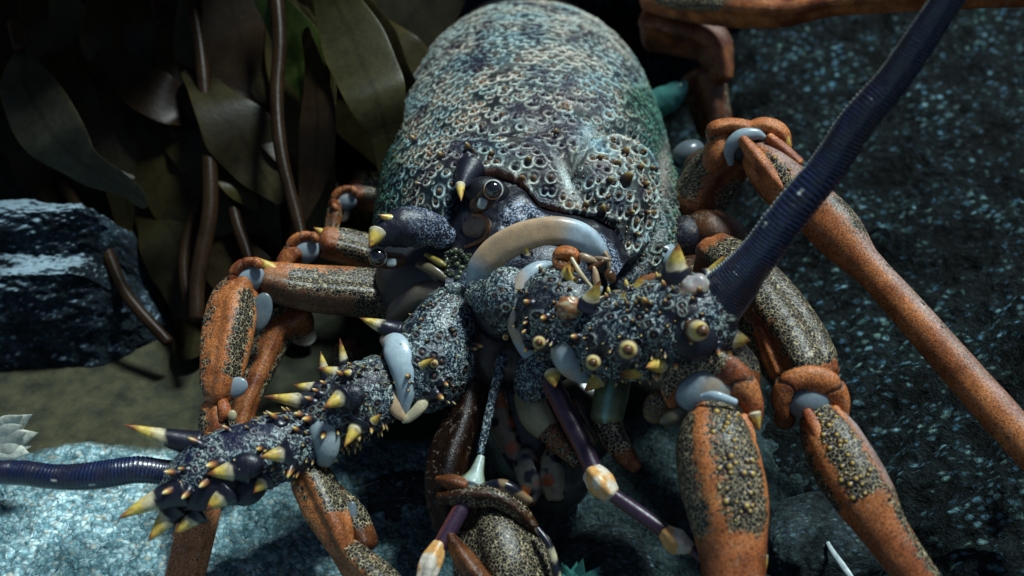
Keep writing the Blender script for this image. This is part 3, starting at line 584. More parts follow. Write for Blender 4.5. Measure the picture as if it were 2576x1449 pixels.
# left side
gA = tube(B, [(1150, 755, 50.6, 60), (1115, 830, 49.8, 88), (1085, 900, 49.4, 112), (1050, 955, 49.2, 108), (1030, 985, 49.2, 84)], ARM, 180, 180, ell=(1, .9), cap=.4, **spotty(9, 22, 4))
knobs_on(gA, 9, .19, .42, SPK, (25, 155), (.1, .9), 121); knobs_on(gA, 26, .09, .26, DK2, (20, 160), (.1, .95), 21)
spine(1000, 836, 905, 800, 48.6, 48.2, 22, .45); spine(1060, 920, 1095, 900, 47.4, 47.0, 12, 0); stub(1092, 915, 47.3, 12, .4)
tube(B, [(1140, 730, 50.3, 22), (1060, 745, 50.8, 34), (1000, 790, 51.4, 30), (985, 830, 51.6, 12)], JNT, 22, 40, col=(.13, .11, .085), ell=(1, .7))
blob(B, 1145, 730, 49.6, 24, 20, 16, 0, ARM, TEAL, .7)
# pale blades at the joints
def bladecol(U, TH, P): return mixc(mixc(np.broadcast_to(PALE * 1.12, P.shape), PEACH * 1.05, (1 - sstep(U, .02, .16)) * .8), CRM, sstep(U, .9, 1) * .5)
tube(B, [(965, 850, 48.5, 14), (992, 868, 48.0, 34), (1015, 915, 47.6, 38), (1022, 970, 47.5, 28), (1018, 1020, 47.6, 15), (1016, 1052, 47.8, 6)], JNT, 28, 60, col=bladecol, ell=(1, .55))
tube(B, [(985, 950, 47.9, 10), (985, 1000, 47.6, 20), (1000, 1035, 47.5, 16), (1018, 1056, 47.6, 7)], JNT, 20, 30, col=PEACH * 1.0, ell=(1, .6)); tube(B, [(1074, 985, 47.9, 8), (1060, 1020, 47.6, 15), (1030, 1050, 47.6, 12), (1014, 1060, 47.6, 6)], JNT, 20, 30, col=CRM * 1.05, ell=(1, .6))
gD = tube(B, [(975, 955, 48.9, 72), (930, 990, 48.4, 90), (880, 1020, 48.0, 88), (830, 1055, 47.7, 80), (795, 1085, 47.6, 68)], ARM, 180, 180, ell=(1, .9), cap=.4, **spotty(9, 22, 4))
knobs_on(gD, 12, .22, .55, SPK, (20, 160), (.05, .95), 131, tilt=.4); knobs_on(gD, 30, .10, .32, DK2, (20, 160), (.05, .95), 31, tilt=.2); knobs_on(gD, 18, .13, .42, DK2, (150, 200), (.05, .95), 33, tilt=.6)
tube(B, [(775, 1038, 47.3, 12), (800, 1055, 46.8, 30), (818, 1095, 46.5, 36), (822, 1135, 46.5, 30), (815, 1165, 46.8, 18)], JNT, 26, 50, col=lambda U, TH, P: np.broadcast_to(PALE * np.array([.8, .78, .74]), P.shape), ell=(1, .6))
gE = tube(B, [(795, 1110, 47.6, 56), (730, 1120, 46.9, 82), (660, 1140, 46.4, 86), (590, 1165, 46.0, 88), (520, 1195, 45.8, 88), (465, 1225, 45.6, 70), (430, 1245, 45.6, 44)], ARM, 200, 300, ell=(1, .85), cap=.4, **spotty(15, 18, 6, .45, (1., 1.3, 2.2)))
knobs_on(gE, 22, .21, .55, SPK, (20, 165), (.05, .85), 142, tilt=.7); knobs_on(gE, 30, .11, .34, DK2, (-10, 190), (.02, .4), 42, tilt=.6)
S = spine
S(500, 1118, 312, 1068, 46.0, 45.2, 27, .46, bend=-4); S(460, 1235, 296, 1306, 45.0, 43.9, 33, .38, bend=6); S(440, 1280, 372, 1362, 45.4, 44.6, 32, .30); S(500, 1290, 432, 1348, 45.4, 44.8, 24, .3)
S(620, 1180, 518, 1192, 44.9, 44.2, 30, .42); S(720, 1140, 655, 1150, 44.8, 44.0, 26, .25); S(860, 1000, 815, 1025, 46.0, 45.2, 26, .2); S(815, 1015, 664, 997, 47.6, 47.0, 24, .45); S(775, 1060, 680, 1040, 47.3, 46.9, 18, .35)
S(725, 1095, 640, 1048, 46.6, 46.3, 19, .45); S(660, 1100, 605, 1064, 46.5, 46.2, 15, .3); S(585, 1112, 515, 1088, 46.2, 45.8, 18, .35); S(570, 1240, 520, 1282, 44.8, 44.2, 30, .35); S(665, 1210, 638, 1240, 45.2, 44.6, 22, .25)
S(900, 1070, 866, 1125, 46.6, 45.8, 26, .1); S(840, 1150, 810, 1180, 47, 46.6, 15, .1); S(885, 950, 800, 925, 48.0, 47.7, 20, .5); S(830, 985, 738, 968, 48.0, 47.7, 20, .5); S(705, 1150, 680, 1130, 45, 44.7, 12, .1); S(880, 940, 862, 935, 47, 46.6, 12, .2)
S(872, 950, 855, 852, 49.6, 49.6, 14, .5); S(825, 970, 806, 884, 49.4, 49.4, 15, .5); S(940, 1060, 960, 1042, 46.8, 46.5, 12, 0)
blob(B, 620, 1172, 44.7, 44, 34, 26, 0, ARM, NAVY * 1.4, .0); blob(B, 530, 1230, 44.9, 80, 48, 30, 28, ARM, NAVY * 1.2, .0); blob(B, 620, 1232, 45.2, 50, 40, 26, 20, ARM, NAVY * 1.2, .0); blob(B, 880, 1000, 46.3, 40, 34, 22, 20, ARM, NAVY, .1)
# --- legs (all part of the one body surface)
LC = legcol
def granules(g, n, th, u, seed, r=.11): knobs_on(g, int(n * .8), r, .07, [(0, NAVY * 1.2), (.35, NAVY), (.5, BRN * 1.3), (.8, YEL * .6), (1, YEL * .8)], th, u, seed, skirt=.3, rv=.6)
# right front leg (first from the middle)
tube(B, [(1800, 900, 46.0, 70), (1840, 930, 45.4, 68), (1850, 965, 45.0, 60)], LEG, 40, 40, disp=seam(.03), **LC(.9, (60,), .7))
blob(B, 1784, 978, 44.5, 90, 64, 44, 12, JNT, mixn_col(PALE * .62))
tube(B, [(1690, 1020, 44.6, 12), (1682, 975, 44.3, 22), (1708, 930, 44.0, 26), (1765, 902, 43.9, 30), (1820, 920, 43.9, 36), (1862, 962, 43.9, 42), (1890, 1010, 43.9, 32), (1902, 1045, 43.9, 20), (1908, 1078, 44.0, 5)], LEG, 60, 160, ell=(1, .5), **legcol(1.1, (), .9, .50, .8, (.2, .62)))
S(1898, 1040, 1911, 1084, 43.6, 43.5, 17, 0)
blob(B, 1655, 1022, 45.0, 36, 46, 26, -25, LEG, (.13, .10, .05), .35); blob(B, 1700, 1045, 44.8, 46, 24, 24, 20, JNT, (.12, .11, .07))
tube(B, [(1765, 1000, 43.6, 9), (1800, 996, 43.2, 12), (1850, 1012, 43.2, 9)], JNT, 14, 24, col=PALE * 1.1, ell=(1, .6))
g1 = tube(B, [(1790, 1040, 44.4, 66), (1797, 1100, 43.7, 100), (1812, 1190, 43.1, 113), (1830, 1280, 42.6, 108), (1840, 1360, 42.2, 94), (1845, 1440, 41.8, 84), (1848, 1520, 41.4, 76), (1850, 1600, 41.6, 72)], LEG, 80, 150, ell=(1, .85), cap=.35,
          col=lambda U, TH, P: mixc(np.broadcast_to(ORA * .95, P.shape), ORD * .95, sstep(U, .4, .9)),
          pat=lambda U, TH, P: np.clip((1 - sstep(U, .50, .60) * 1.1) * sstep(np.abs(TH - R(72)), .17, .28), 0, 1) * (1 - sstep(TH, R(150), R(165)) * (TH < R(200))), disp=lambda U, TH, P: .07 * np.exp(-((TH - R(72)) / .2) ** 2) * (1 - U) + .05 * (fbm(P * 1.3, 2) - .5))
granules(g1, 64, (86, 146), (.06, .5), 51, .125)
tube(B, [(1790, 1028, 43.6, 13), (1785, 1080, 43.0, 22), (1783, 1130, 42.6, 20), (1788, 1180, 42.3, 12)], LEG, 22, 40, ell=(1, .7), **LC(1.2, (), fill=0.)); tube(B, [(1868, 1050, 43.7, 16), (1882, 1090, 43.4, 18), (1893, 1140, 43.2, 12)], LEG, 20, 30, ell=(1, .7), **LC(1.2, (), fill=0.))
S(1918, 1400, 1926, 1440, 42.2, 42.0, 14, 0)
# right second leg
tube(B, [(1790, 640, 52.0, 60), (1860, 690, 50.4, 74), (1925, 770, 49.0, 86), (1980, 850, 47.8, 90), (2025, 925, 46.6, 84), (2050, 960, 46.2, 66)], LEG, 60, 110, disp=seam(.05), cap=.4, **LC(.85, (58,), .24, .93))
tube(B, [(1915, 830, 47.6, 20), (1940, 890, 46.9, 26), (1960, 940, 46.3, 24)], LEG, 24, 40, ell=(1, .8), **LC(1.2, (), fill=0.))
blob(B, 2040, 1005, 45.6, 66, 52, 50, 8, JNT, mixn_col(PALE * .5))
tube(B, [(1976, 1050, 45.4, 12), (1964, 1010, 45.2, 26), (1980, 965, 45.0, 30), (2030, 950, 44.9, 33), (2082, 968, 44.9, 38), (2112, 1005, 44.9, 28), (2125, 1045, 44.9, 11)], LEG, 60, 160, ell=(1, .5), **legcol(1.1, (90,), 1.2, .5, 1., (.33, .72)))
blob(B, 1975, 1052, 45.8, 28, 30, 20, 0, LEG, ORA * .5, .2)
g2 = tube(B, [(2060, 1040, 45.4, 52), (2085, 1095, 44.8, 76), (2130, 1180, 44.0, 86), (2180, 1260, 43.3, 80), (2215, 1320, 42.9, 66), (2270, 1400, 42.4, 58), (2340, 1490, 41.9, 50), (2400, 1570, 41.6, 46)], LEG, 80, 150, ell=(1, .85), cap=.35,
          col=lambda U, TH, P: mixc(mixc(np.broadcast_to(ORA * .85, P.shape), np.array([.42, .33, .30]), sstep(TH, R(138), R(155)) * (1 - sstep(U, .4, .5)) * 1.), ORD, sstep(U, .35, .8) * .7),
          pat=lambda U, TH, P: np.where(U < .42, sstep(np.abs(TH - R(58)), .2, .34) * (1 - sstep(TH, R(132), R(145))), np.where((TH > R(128)), .8, 0.)) * np.where(TH > R(300), .3, 1), disp=lambda U, TH, P: .05 * (fbm(P * 1.3, 2) - .5) + .05 * np.exp(-((TH - R(58)) / .2) ** 2) * (1 - U))
granules(g2, 70, (75, 132), (.06, .42), 61, .115)
tube(B, [(2030, 1035, 44.8, 12), (2048, 1070, 44.3, 17), (2070, 1115, 43.9, 14)], LEG, 20, 30, ell=(1, .7), **LC(1.25, (), fill=0.)); tube(B, [(2098, 1030, 44.7, 15), (2120, 1060, 44.3, 15), (2150, 1105, 44.0, 10)], LEG, 20, 30, ell=(1, .7), **LC(1.2, (), fill=0.))
# right third leg: knee high on the right, then crossing down to the right edge
tube(B, [(1745, 520, 57.5, 66), (1790, 445, 57.0, 66), (1838, 390, 56.4, 60)], LEG, 40, 40, disp=seam(.04), **LC(.5, (70,), .5))
tube(B, [(1788, 340, 55.4, 14), (1800, 325, 55.2, 22), (1840, 316, 55.0, 20), (1880, 322, 54.8, 21)], LEG, 20, 40, **LC(1.1, (), fill=0.))
tube(B, [(1885, 322, 54.8, 18), (1925, 318, 54.6, 24), (1962, 335, 54.5, 24), (1982, 368, 54.4, 12)], LEG, 20, 40, **LC(1.2, (), fill=0.)); S(1970, 345, 1992, 376, 54.4, 54.1, 16, 0)
blob(B, 1805, 380, 55.8, 34, 62, 44, -18, LEG, ORA * .9, 0.); blob(B, 1800, 335, 55.4, 26, 24, 20, 0, LEG, (.4, .3, .2), .7)
tube(B, [(1838, 412, 55.0, 8), (1836, 375, 54.6, 16), (1862, 345, 54.3, 19), (1900, 338, 54.2, 15), (1922, 345, 54.2, 7)], JNT, 20, 40, col=PALE * .95, ell=(1, .8))
blob(B, 1880, 375, 54.9, 44, 40, 30, 0, HEAD, NAVY, .2)
g3 = tube(B, [(1895, 385, 54.8, 40), (1940, 430, 54.0, 62), (2000, 490, 53.2, 66), (2060, 535, 52.4, 66), (2110, 590, 51.6, 66), (2160, 650, 50.9, 50), (2200, 690, 50.4, 44), (2290, 790, 49.0, 47), (2400, 915, 47.4, 50), (2520, 1050, 45.6, 52), (2640, 1180, 44.2, 52), (2760, 1300, 43, 50)], LEG, 70, 220, ell=(1, .85), cap=.35,
          col=lambda U, TH, P: mixc(mixc(np.broadcast_to(ORA * 1.0, P.shape), np.array([.40, .27, .22]), sstep(TH, R(112), R(140)) * (TH < R(220))), ORD, sstep(vnoise(P * .8), .5, .8) * .4),
          pat=lambda U, TH, P: np.where(U < .27, sstep(TH, R(78), R(88)) * (1 - sstep(TH, R(115), R(128))) + (TH < R(25)) * .5, np.where(U < .42, (TH > R(118)) * .5, 0) + ((TH < R(30)) & (U > .42)) * .46 + (TH > R(145)) * (TH < R(180)) * .4), disp=lambda U, TH, P: .05 * (fbm(P * 1.1, 2) - .5))
granules(g3, 26, (75, 125), (.04, .26), 71, .13)
tube(B, [(1868, 350, 53.9, 12), (1895, 385, 53.4, 20), (1930, 430, 53.0, 20), (1962, 468, 52.7, 16), (1978, 490, 52.6, 8)], LEG, 20, 40, ell=(1, .8), **LC(1.25, (), fill=0.)); tube(B, [(1935, 345, 54.0, 12), (1968, 375, 53.6, 17), (2010, 410, 53.2, 14)], LEG, 20, 40, ell=(1, .8), **LC(1.25, (), fill=0.))
# right rear leg at the top of the picture
tube(B, [(1630, -6, 70, 30), (1700, 10, 68.5, 34), (1800, 15, 67, 44), (1900, 22, 65.6, 44), (1985, 24, 64.5, 38), (2080, 6, 63.4, 34), (2200, -4, 62, 34), (2400, -14, 60, 34), (2640, -22, 58, 34)], LEG, 50, 160, **LC(.95, (40,), .5, .30))
tube(B, [(1650, 60, 72, 60), (1730, 80, 70.5, 56), (1790, 110, 69.6, 48), (1808, 160, 69.2, 36), (1815, 195, 69, 28)], LEG, 50, 60, disp=seam(.05), **LC(.45, (90,), 1.6)); tube(B, [(1770, 200, 70.6, 56), (1785, 260, 70.4, 50), (1800, 320, 70, 44)], LEG, 40, 40, **LC(.3, (90,), 1.2))
S(1660, 30, 1625, -6, 70.5, 70, 18, .0); blob(B, 1690, 14, 69, 24, 14, 12, 20, JNT, PALE * .5)
# coxae on the right flank
for x, y, d, a, b, ro, c, m in [(1730, 388, 62, 44, 34, 30, PALE * .28, JNT), (1735, 520, 58.6, 56, 40, -30, PALE * .6, JNT), (1668, 645, 54.2, 40, 40, 20, PALE * .8, JNT), (1800, 600, 56.2, 90, 70, -30, BRN * .8, LEG), (1790, 430, 59.6, 72, 60, -10, BRN * .6, LEG), (1760, 700, 54.8, 90, 60, 0, BRN * .5, LEG), (1720, 600, 56, 60, 60, 0, NAVY * 2, LEG)]:
    blob(B, x, y, d, a, b, None, ro, m, c, .25, disp=lambda U, TH, P: .12 * (fbm(P * 1.2, 2) - .5))
tube(B, [(1650, 262, 69.2, 38), (1684, 244, 68.8, 34), (1712, 222, 68.5, 22), (1726, 206, 68.4, 5)], JNT, 24, 30, col=(.05, .19, .17), disp=lambda U, TH, P: .2 * (fbm(P * 2, 2) - .5))
# left legs
gl = tube(B, [(985, 750, 54.2, 66), (930, 742, 53.8, 62), (860, 735, 53.4, 60), (780, 728, 53.0, 57), (710, 715, 52.6, 52), (670, 705, 52.4, 44)], LEG, 50, 90, cap=.4,
          col=lambda U, TH, P: mixc(np.broadcast_to(ORA * .9, P.shape), (.24, .13, .07), sstep(TH, R(30), R(70))), pat=lambda U, TH, P: np.where((TH > R(16)) & (TH < R(98)), 1, 0.) * (1 - sstep(U, .74, .82)) + (U < .32) * .8)
S(690, 680, 640, 646, 52.4, 52.2, 17, 0, pale=ORA * .8)
knee(628, 700, 51.6, 46, 35, PALE * .7, 1., op=(190, 330))
gk = tube(B, [(612, 715, 51.9, 40), (592, 760, 51.2, 56), (580, 820, 50.4, 60), (570, 880, 49.8, 57), (560, 940, 49.3, 50), (550, 985, 49.0, 42), (540, 1008, 48.9, 28)], LEG, 60, 110, cap=.3,
          col=lambda U, TH, P: np.broadcast_to(ORA * .95, P.shape), pat=lambda U, TH, P: np.where((TH > R(92)) & (TH < R(160)) & (U < .72), .9, 0.) * sstep(U, .06, .12) + np.where((TH < R(40)) | (TH > R(300)), .5, 0), disp=seam(.04))
blob(B, 656, 785, 51.2, 28, 50, 10, -15, JNT, PALE * .35); blob(B, 592, 975, 48.9, 33, 25, 10, 25, JNT, PALE * .7)
tube(B, [(545, 1020, 49.2, 34), (548, 1060, 49.0, 44), (552, 1100, 48.8, 42)], LEG, 40, 40, **LC(1., (70,), .5)); tube(B, [(560, 1010, 48.6, 14), (565, 1035, 48.3, 17), (556, 1058, 48.2, 8)], LEG, 16, 20, **LC(1.2, (), fill=0.)); blob(B, 584, 1046, 48.2, 12, 15, 8, 0, JNT, CRM * .7)
def dots(U, TH, P): return np.where((np.abs(TH - R(78)) < .09) | (np.abs(TH - R(112)) < .08), .62, 0.)
tube(B, [(550, 1090, 49.2, 42), (525, 1190, 49.2, 46), (503, 1300, 49.0, 48), (480, 1400, 48.6, 47), (462, 1480, 48.4, 45), (448, 1560, 48.3, 40)], LEG, 60, 90, ell=(1, .7), col=ORA * np.array([1.0, 1.15, 1.6]), pat=dots)
tube(B, [(760, 800, 54, 44), (700, 830, 53.5, 46), (675, 880, 53, 42), (655, 930, 52.4, 36), (625, 1000, 51.6, 32), (600, 1080, 50.9, 30)], LEG, 40, 80, **LC(.62, (90,), .9)); 
tube(B, [(990, 660, 57, 56), (930, 640, 56.8, 48), (870, 622, 56.4, 44), (820, 612, 56, 40)], LEG, 40, 60, **LC(.7, (150,), .45, .85)); S(820, 590, 788, 572, 56, 55.8, 14, 0, pale=ORA * .8)
knee(768, 632, 55.4, 44, 30, PALE * .65, .9, op=(190, 330)); tube(B, [(742, 640, 55.3, 30), (722, 665, 55.1, 26), (712, 700, 55, 20)], LEG, 24, 30, **LC(.8, (), fill=0.))
tube(B, [(985, 500, 62, 50), (930, 490, 61.6, 40), (890, 490, 61.2, 32)], LEG, 30, 30, **LC(.5, (140,), .6)); knee(872, 505, 60.6, 34, 30, PALE * .6, .8, op=(180, 330)); tube(B, [(850, 515, 60.8, 22), (838, 560, 60.4, 18), (835, 600, 60, 16)], LEG, 24, 30, **LC(.6, (), fill=.5))
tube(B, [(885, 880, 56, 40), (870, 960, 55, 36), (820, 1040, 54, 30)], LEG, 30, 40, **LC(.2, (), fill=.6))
# front left leg under the antenna base
ga = tube(B, [(770, 1165, 47.8, 34), (785, 1200, 47.3, 50), (812, 1260, 46.7, 52), (840, 1320, 46.2, 46), (858, 1370, 45.9, 34), (866, 1392, 45.8, 22)], LEG, 60, 80, cap=.3, disp=seam(.04), col=ORA * .8, pat=lambda U, TH, P: np.where((TH > R(80)) & (TH < R(190)) & (U < .55), .95, 0.) + np.where(TH < R(45), .4, 0))
tube(B, [(856, 1370, 46.4, 32), (905, 1420, 45.6, 46), (960, 1470, 45.0, 50), (1010, 1530, 44.5, 46)], LEG, 50, 60, cap=.4, col=ORA * .75, pat=lambda U, TH, P: np.where(TH > R(80), .9, 0.)); blob(B, 880, 1312, 46.6, 18, 52, 14, -8, JNT, PALE * .38); tube(B, [(835, 1245, 47.4, 34), (880, 1300, 47.2, 44), (915, 1370, 46.8, 40)], LEG, 30, 40, **LC(.25, (), fill=.9))
# net-patterned segment at the bottom centre and its collar, colours darkened for the head's shade
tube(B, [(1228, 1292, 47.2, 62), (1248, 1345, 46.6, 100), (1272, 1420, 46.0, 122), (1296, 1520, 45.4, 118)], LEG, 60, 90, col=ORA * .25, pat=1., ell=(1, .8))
tube(B, [(1132, 1350, 45.2, 14), (1165, 1400, 44.6, 26), (1200, 1450, 44.2, 30), (1240, 1500, 44, 28)], LEG, 22, 30, **LC(.3, (), fill=0.)); tube(B, [(1352, 1330, 45.2, 8), (1380, 1370, 44.9, 10), (1398, 1430, 44.7, 11), (1405, 1500, 44.6, 11)], SPN, 16, 30, col=lambda U, TH, P: mixc(np.broadcast_to(NAVY, P.shape), CRM * .8, sstep(vnoise(P * 2.2), .55, .7)))
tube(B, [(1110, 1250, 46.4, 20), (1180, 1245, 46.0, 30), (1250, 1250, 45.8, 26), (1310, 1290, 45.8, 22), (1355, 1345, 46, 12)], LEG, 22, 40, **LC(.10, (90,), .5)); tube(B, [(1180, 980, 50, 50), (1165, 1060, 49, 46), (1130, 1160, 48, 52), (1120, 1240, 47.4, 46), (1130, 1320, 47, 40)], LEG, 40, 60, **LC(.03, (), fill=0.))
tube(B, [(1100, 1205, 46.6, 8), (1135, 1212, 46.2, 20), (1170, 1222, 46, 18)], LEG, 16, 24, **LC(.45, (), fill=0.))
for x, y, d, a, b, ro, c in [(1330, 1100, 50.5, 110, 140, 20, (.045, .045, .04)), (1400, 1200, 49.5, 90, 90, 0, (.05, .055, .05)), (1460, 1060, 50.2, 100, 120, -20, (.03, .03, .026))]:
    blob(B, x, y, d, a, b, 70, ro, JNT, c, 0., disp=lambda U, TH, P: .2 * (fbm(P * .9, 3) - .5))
BODYN = [lambda: None]
bod = B.build('body', BODY, lob, BASE)
for i, mb in enumerate(spines):
    s = mb.build('spine', [M_SPN], lob, BASE)

# --- eyes: black ball, bright rim
for x, y, d, r, ro in ((1241, 477, 48.9, 23, 0), (950, 646, 49.2, 22, 0)):
    mb = MB(); blob(mb, x, y, d, r, r, r * .9, ro, 0, (.006, .005, .005)); e = mb.build('eye', [M_BLK], lob, BASE)
    mb = MB(); a = np.linspace(0, 2 * math.pi, 25)
    tube(mb, [(x + math.cos(q) * r, y + math.sin(q) * r, d, 2.3) for q in a], 0, 10, 90, kcap=0, col=lambda U, TH, P: mixc(np.broadcast_to((.65, .66, .62), P.shape), ORA, sstep(np.cos(U * 6.283 - 2.2), -.2, .6)) * (1 if x > 1000 else .5))
    rm = mb.build('eye_rim', [M_SPN], e)
    rm.data.transform(__import__('mathutils').Matrix.Translation([-v for v in BASE]))
# --- long antennae
def antenna(pts, nr, seg=44, n=900, amp=.035):
    mb = MB()
    def col(U, TH, P):
        rg = (U * nr + 1.3 * vnoise(P * .8)) % 1; c = mixc(np.broadcast_to((.006, .009, .030), P.shape), (.03, .055, .16), sstep(rg, .5, .95) * (.35 + .65 * vnoise(P * 1.2)) * (1 - .6 * sstep(U, .25, .7)))
        c = mixc(c, (.02, .018, .03), sstep(vnoise(P * 1.5), .5, .7) * .6); c = mixc(c, (.11, .13, .15), (1 - sstep(U, .02, .10)) * .35)
        sp = hsh(np.floor(U * nr / 3).astype(np.int64), np.round((TH / R(26))).astype(np.int64), 5); k = (sp > .994) & (np.abs(TH / R(26) - np.round(TH / R(26))) < .22) & (((U * nr / 3) % 1) < .5)
        side = (np.abs(TH - R(168)) < .10) & (rg > .25); return mixc(c, (.55, .60, .52), np.clip(k * .9 + side * .75, 0, 1))
    def disp(U, TH, P):
        rg = (U * nr + 1.3 * vnoise(P * .8)) % 1; return amp * 1.3 * (rg ** 2) * (.3 + 1.5 * vnoise(P * 2.5)) + .05 * (fbm(P * .7, 3) - .5) + .12 * np.exp(-((TH - R(168)) / .12) ** 2) * sstep(rg, .2, .5) * (1 - sstep(rg, .8, 1)) * .4 + .02 * (vnoise(P * 3) - .5)
    tube(mb, pts, 0, seg, n, col=col, kcap=4, disp=disp); return mb.build('antenna', [M_ANT], lob, BASE)
antenna([(1795, 768, 44.8, 70), (1852, 706, 44.0, 58), (1908, 642, 43.4, 49), (1988, 536, 42.6, 48), (2084, 418, 41.8, 46), (2158, 306, 41.0, 45), (2242, 208, 40.2, 42), (2312, 108, 39.4, 41), (2383, 0, 38.6, 39), (2470, -130, 37.6, 39)], 105)
antenna([(455, 1190, 46.2, 32), (420, 1188, 46.0, 31), (340, 1182, 45.8, 33), (250, 1195, 45.7, 34), (150, 1200, 45.8, 31), (60, 1190, 46, 30), (0, 1188, 46.2, 29), (-120, 1180, 46.6, 28)], 70)
mb = MB(); 
# --- antennules: thin jointed feelers with cream joints
def boxy(U, TH, P): return .12 * np.cos(4 * TH) + .25 * (fbm(P * 2, 2) - .5)
def jc(U, TH, P): return mixc(np.broadcast_to(ORA * 1.1 + np.array([.05, .12, .04]), P.shape), (.70, .62, .50), sstep(vnoise(P * 2.2 + 4), .42, .6))
PURC = lambda U, TH, P: mixc(np.broadcast_to((.035, .016, .035), P.shape), (.16, .05, .04), sstep(np.cos(TH), .55, .9))
def antennule(segs):
    mb = MB()
    for kind, pts in segs:
        if kind == 'p': tube(mb, pts, 0, 24, 60, col=PURC, kcap=4)
        elif kind == 's': tube(mb, pts, 1, 24, 60, col=(.03, .03, .03), pat=.9, kcap=4)
        else: tube(mb, pts, 0, 30, 40, col=jc if kind == 'j' else (lambda U, TH, P: mixc(np.broadcast_to((.16, .19, .10), P.shape), (.45, .55, .50), sstep(np.sin(TH), .2, .9))), disp=boxy, kcap=6)
    mb.build('antennule', [M_SPN, M_ARM], lob, BASE)
antennule([('p', [(1350, 900, 48.2, 22), (1385, 960, 47.4, 25), (1425, 1040, 46.6, 26), (1465, 1120, 45.9, 24), (1498, 1195, 45.3, 24)]), ('j', [(1490, 1190, 45.2, 26), (1512, 1215, 44.9, 33), (1535, 1240, 44.7, 24)]),
           ('p', [(1535, 1240, 44.8, 18), (1610, 1292, 44.2, 19), (1690, 1348, 43.6, 19)]), ('j', [(1675, 1340, 43.6, 20), (1702, 1362, 43.4, 30), (1735, 1378, 43.2, 15)]), ('p', [(1735, 1378, 43.3, 14), (1800, 1430, 42.8, 14), (1890, 1510, 42.2, 14)])])
antennule([('s', [(1265, 900, 48.9, 16), (1248, 965, 48.2, 13), (1228, 1050, 47.5, 12), (1208, 1140, 46.9, 9)]), ('k', [(1210, 1150, 46.8, 9), (1200, 1185, 46.5, 16), (1190, 1215, 46.3, 30), (1186, 1228, 46.2, 24)]),
           ('p', [(1192, 1225, 46.4, 20), (1150, 1300, 45.8, 22), (1098, 1390, 45.1, 20)]), ('j', [(1105, 1370, 45.1, 17), (1084, 1415, 44.8, 27), (1070, 1455, 44.6, 22)]), ('p', [(1070, 1460, 44.7, 16), (1020, 1540, 44.2, 15)])])
# --- mouth limbs hanging below the head
def mouthlimb(segs):
    mb = MB()
    for m, pts, c, pt in segs: tube(mb, pts, m, 36, 50, col=c, pat=pt, disp=lambda U, TH, P: .1 * np.cos(3 * TH) + .12 * (fbm(P * 1.6, 2) - .5))
    mb.build('mouth_limb', [M_JNT, M_LEG], lob, BASE)
grc = lambda U, TH, P: mixc(np.broadcast_to((.13, .15, .075), P.shape), (.24, .42, .36), sstep(np.abs(TH - R(75)), .35, .1))
mouthlimb([(0, [(1552, 950, 47.6, 40), (1540, 1000, 47.0, 44), (1530, 1050, 46.6, 42)], grc, 0.), (1, [(1530, 1050, 46.9, 38), (1545, 1095, 46.4, 36), (1570, 1135, 46, 30), (1600, 1175, 45.8, 18)], ORA * .3, lambda U, TH, P: (U < .7) * .75)])
mouthlimb([(0, [(1330, 990, 49.2, 36), (1350, 1040, 48.6, 42), (1375, 1075, 48.2, 36)], (.34, .30, .18), 0.), (1, [(1372, 1075, 48.2, 30), (1410, 1115, 47.6, 28), (1450, 1165, 47.0, 14)], ORA * .4, .5)])

for pts, c in [([(1255, 1000, 50.2, 30), (1262, 1060, 49.6, 34), (1290, 1130, 49.0, 28), (1300, 1180, 48.6, 14)], (.16, .13, .085)), ([(1400, 1130, 48.6, 26), (1390, 1190, 48.0, 34), (1400, 1250, 47.6, 26)], (.24, .22, .15)), ([(1440, 1025, 49.2, 22), (1450, 1060, 48.0, 28), (1490, 1110, 47.5, 18)], (.15, .10, .055)), ([(1210, 1230, 46.2, 16), (1270, 1228, 46.0, 24), (1330, 1262, 46.0, 14)], (.22, .15, .08)), ([(1320, 1150, 48.8, 34), (1340, 1210, 48.2, 36), (1330, 1260, 47.8, 22)], (.12, .12, .10))]:
    mouthlimb([(0, pts, (lambda cc: lambda U, TH, P: mixc(mixc(np.broadcast_to(np.array(cc), P.shape), NAVY, sstep(vnoise(P * 2.5), .5, .65)), ORD, sstep(vnoise(P * 1.7 + 8), .65, .8)))(c), 0.)])

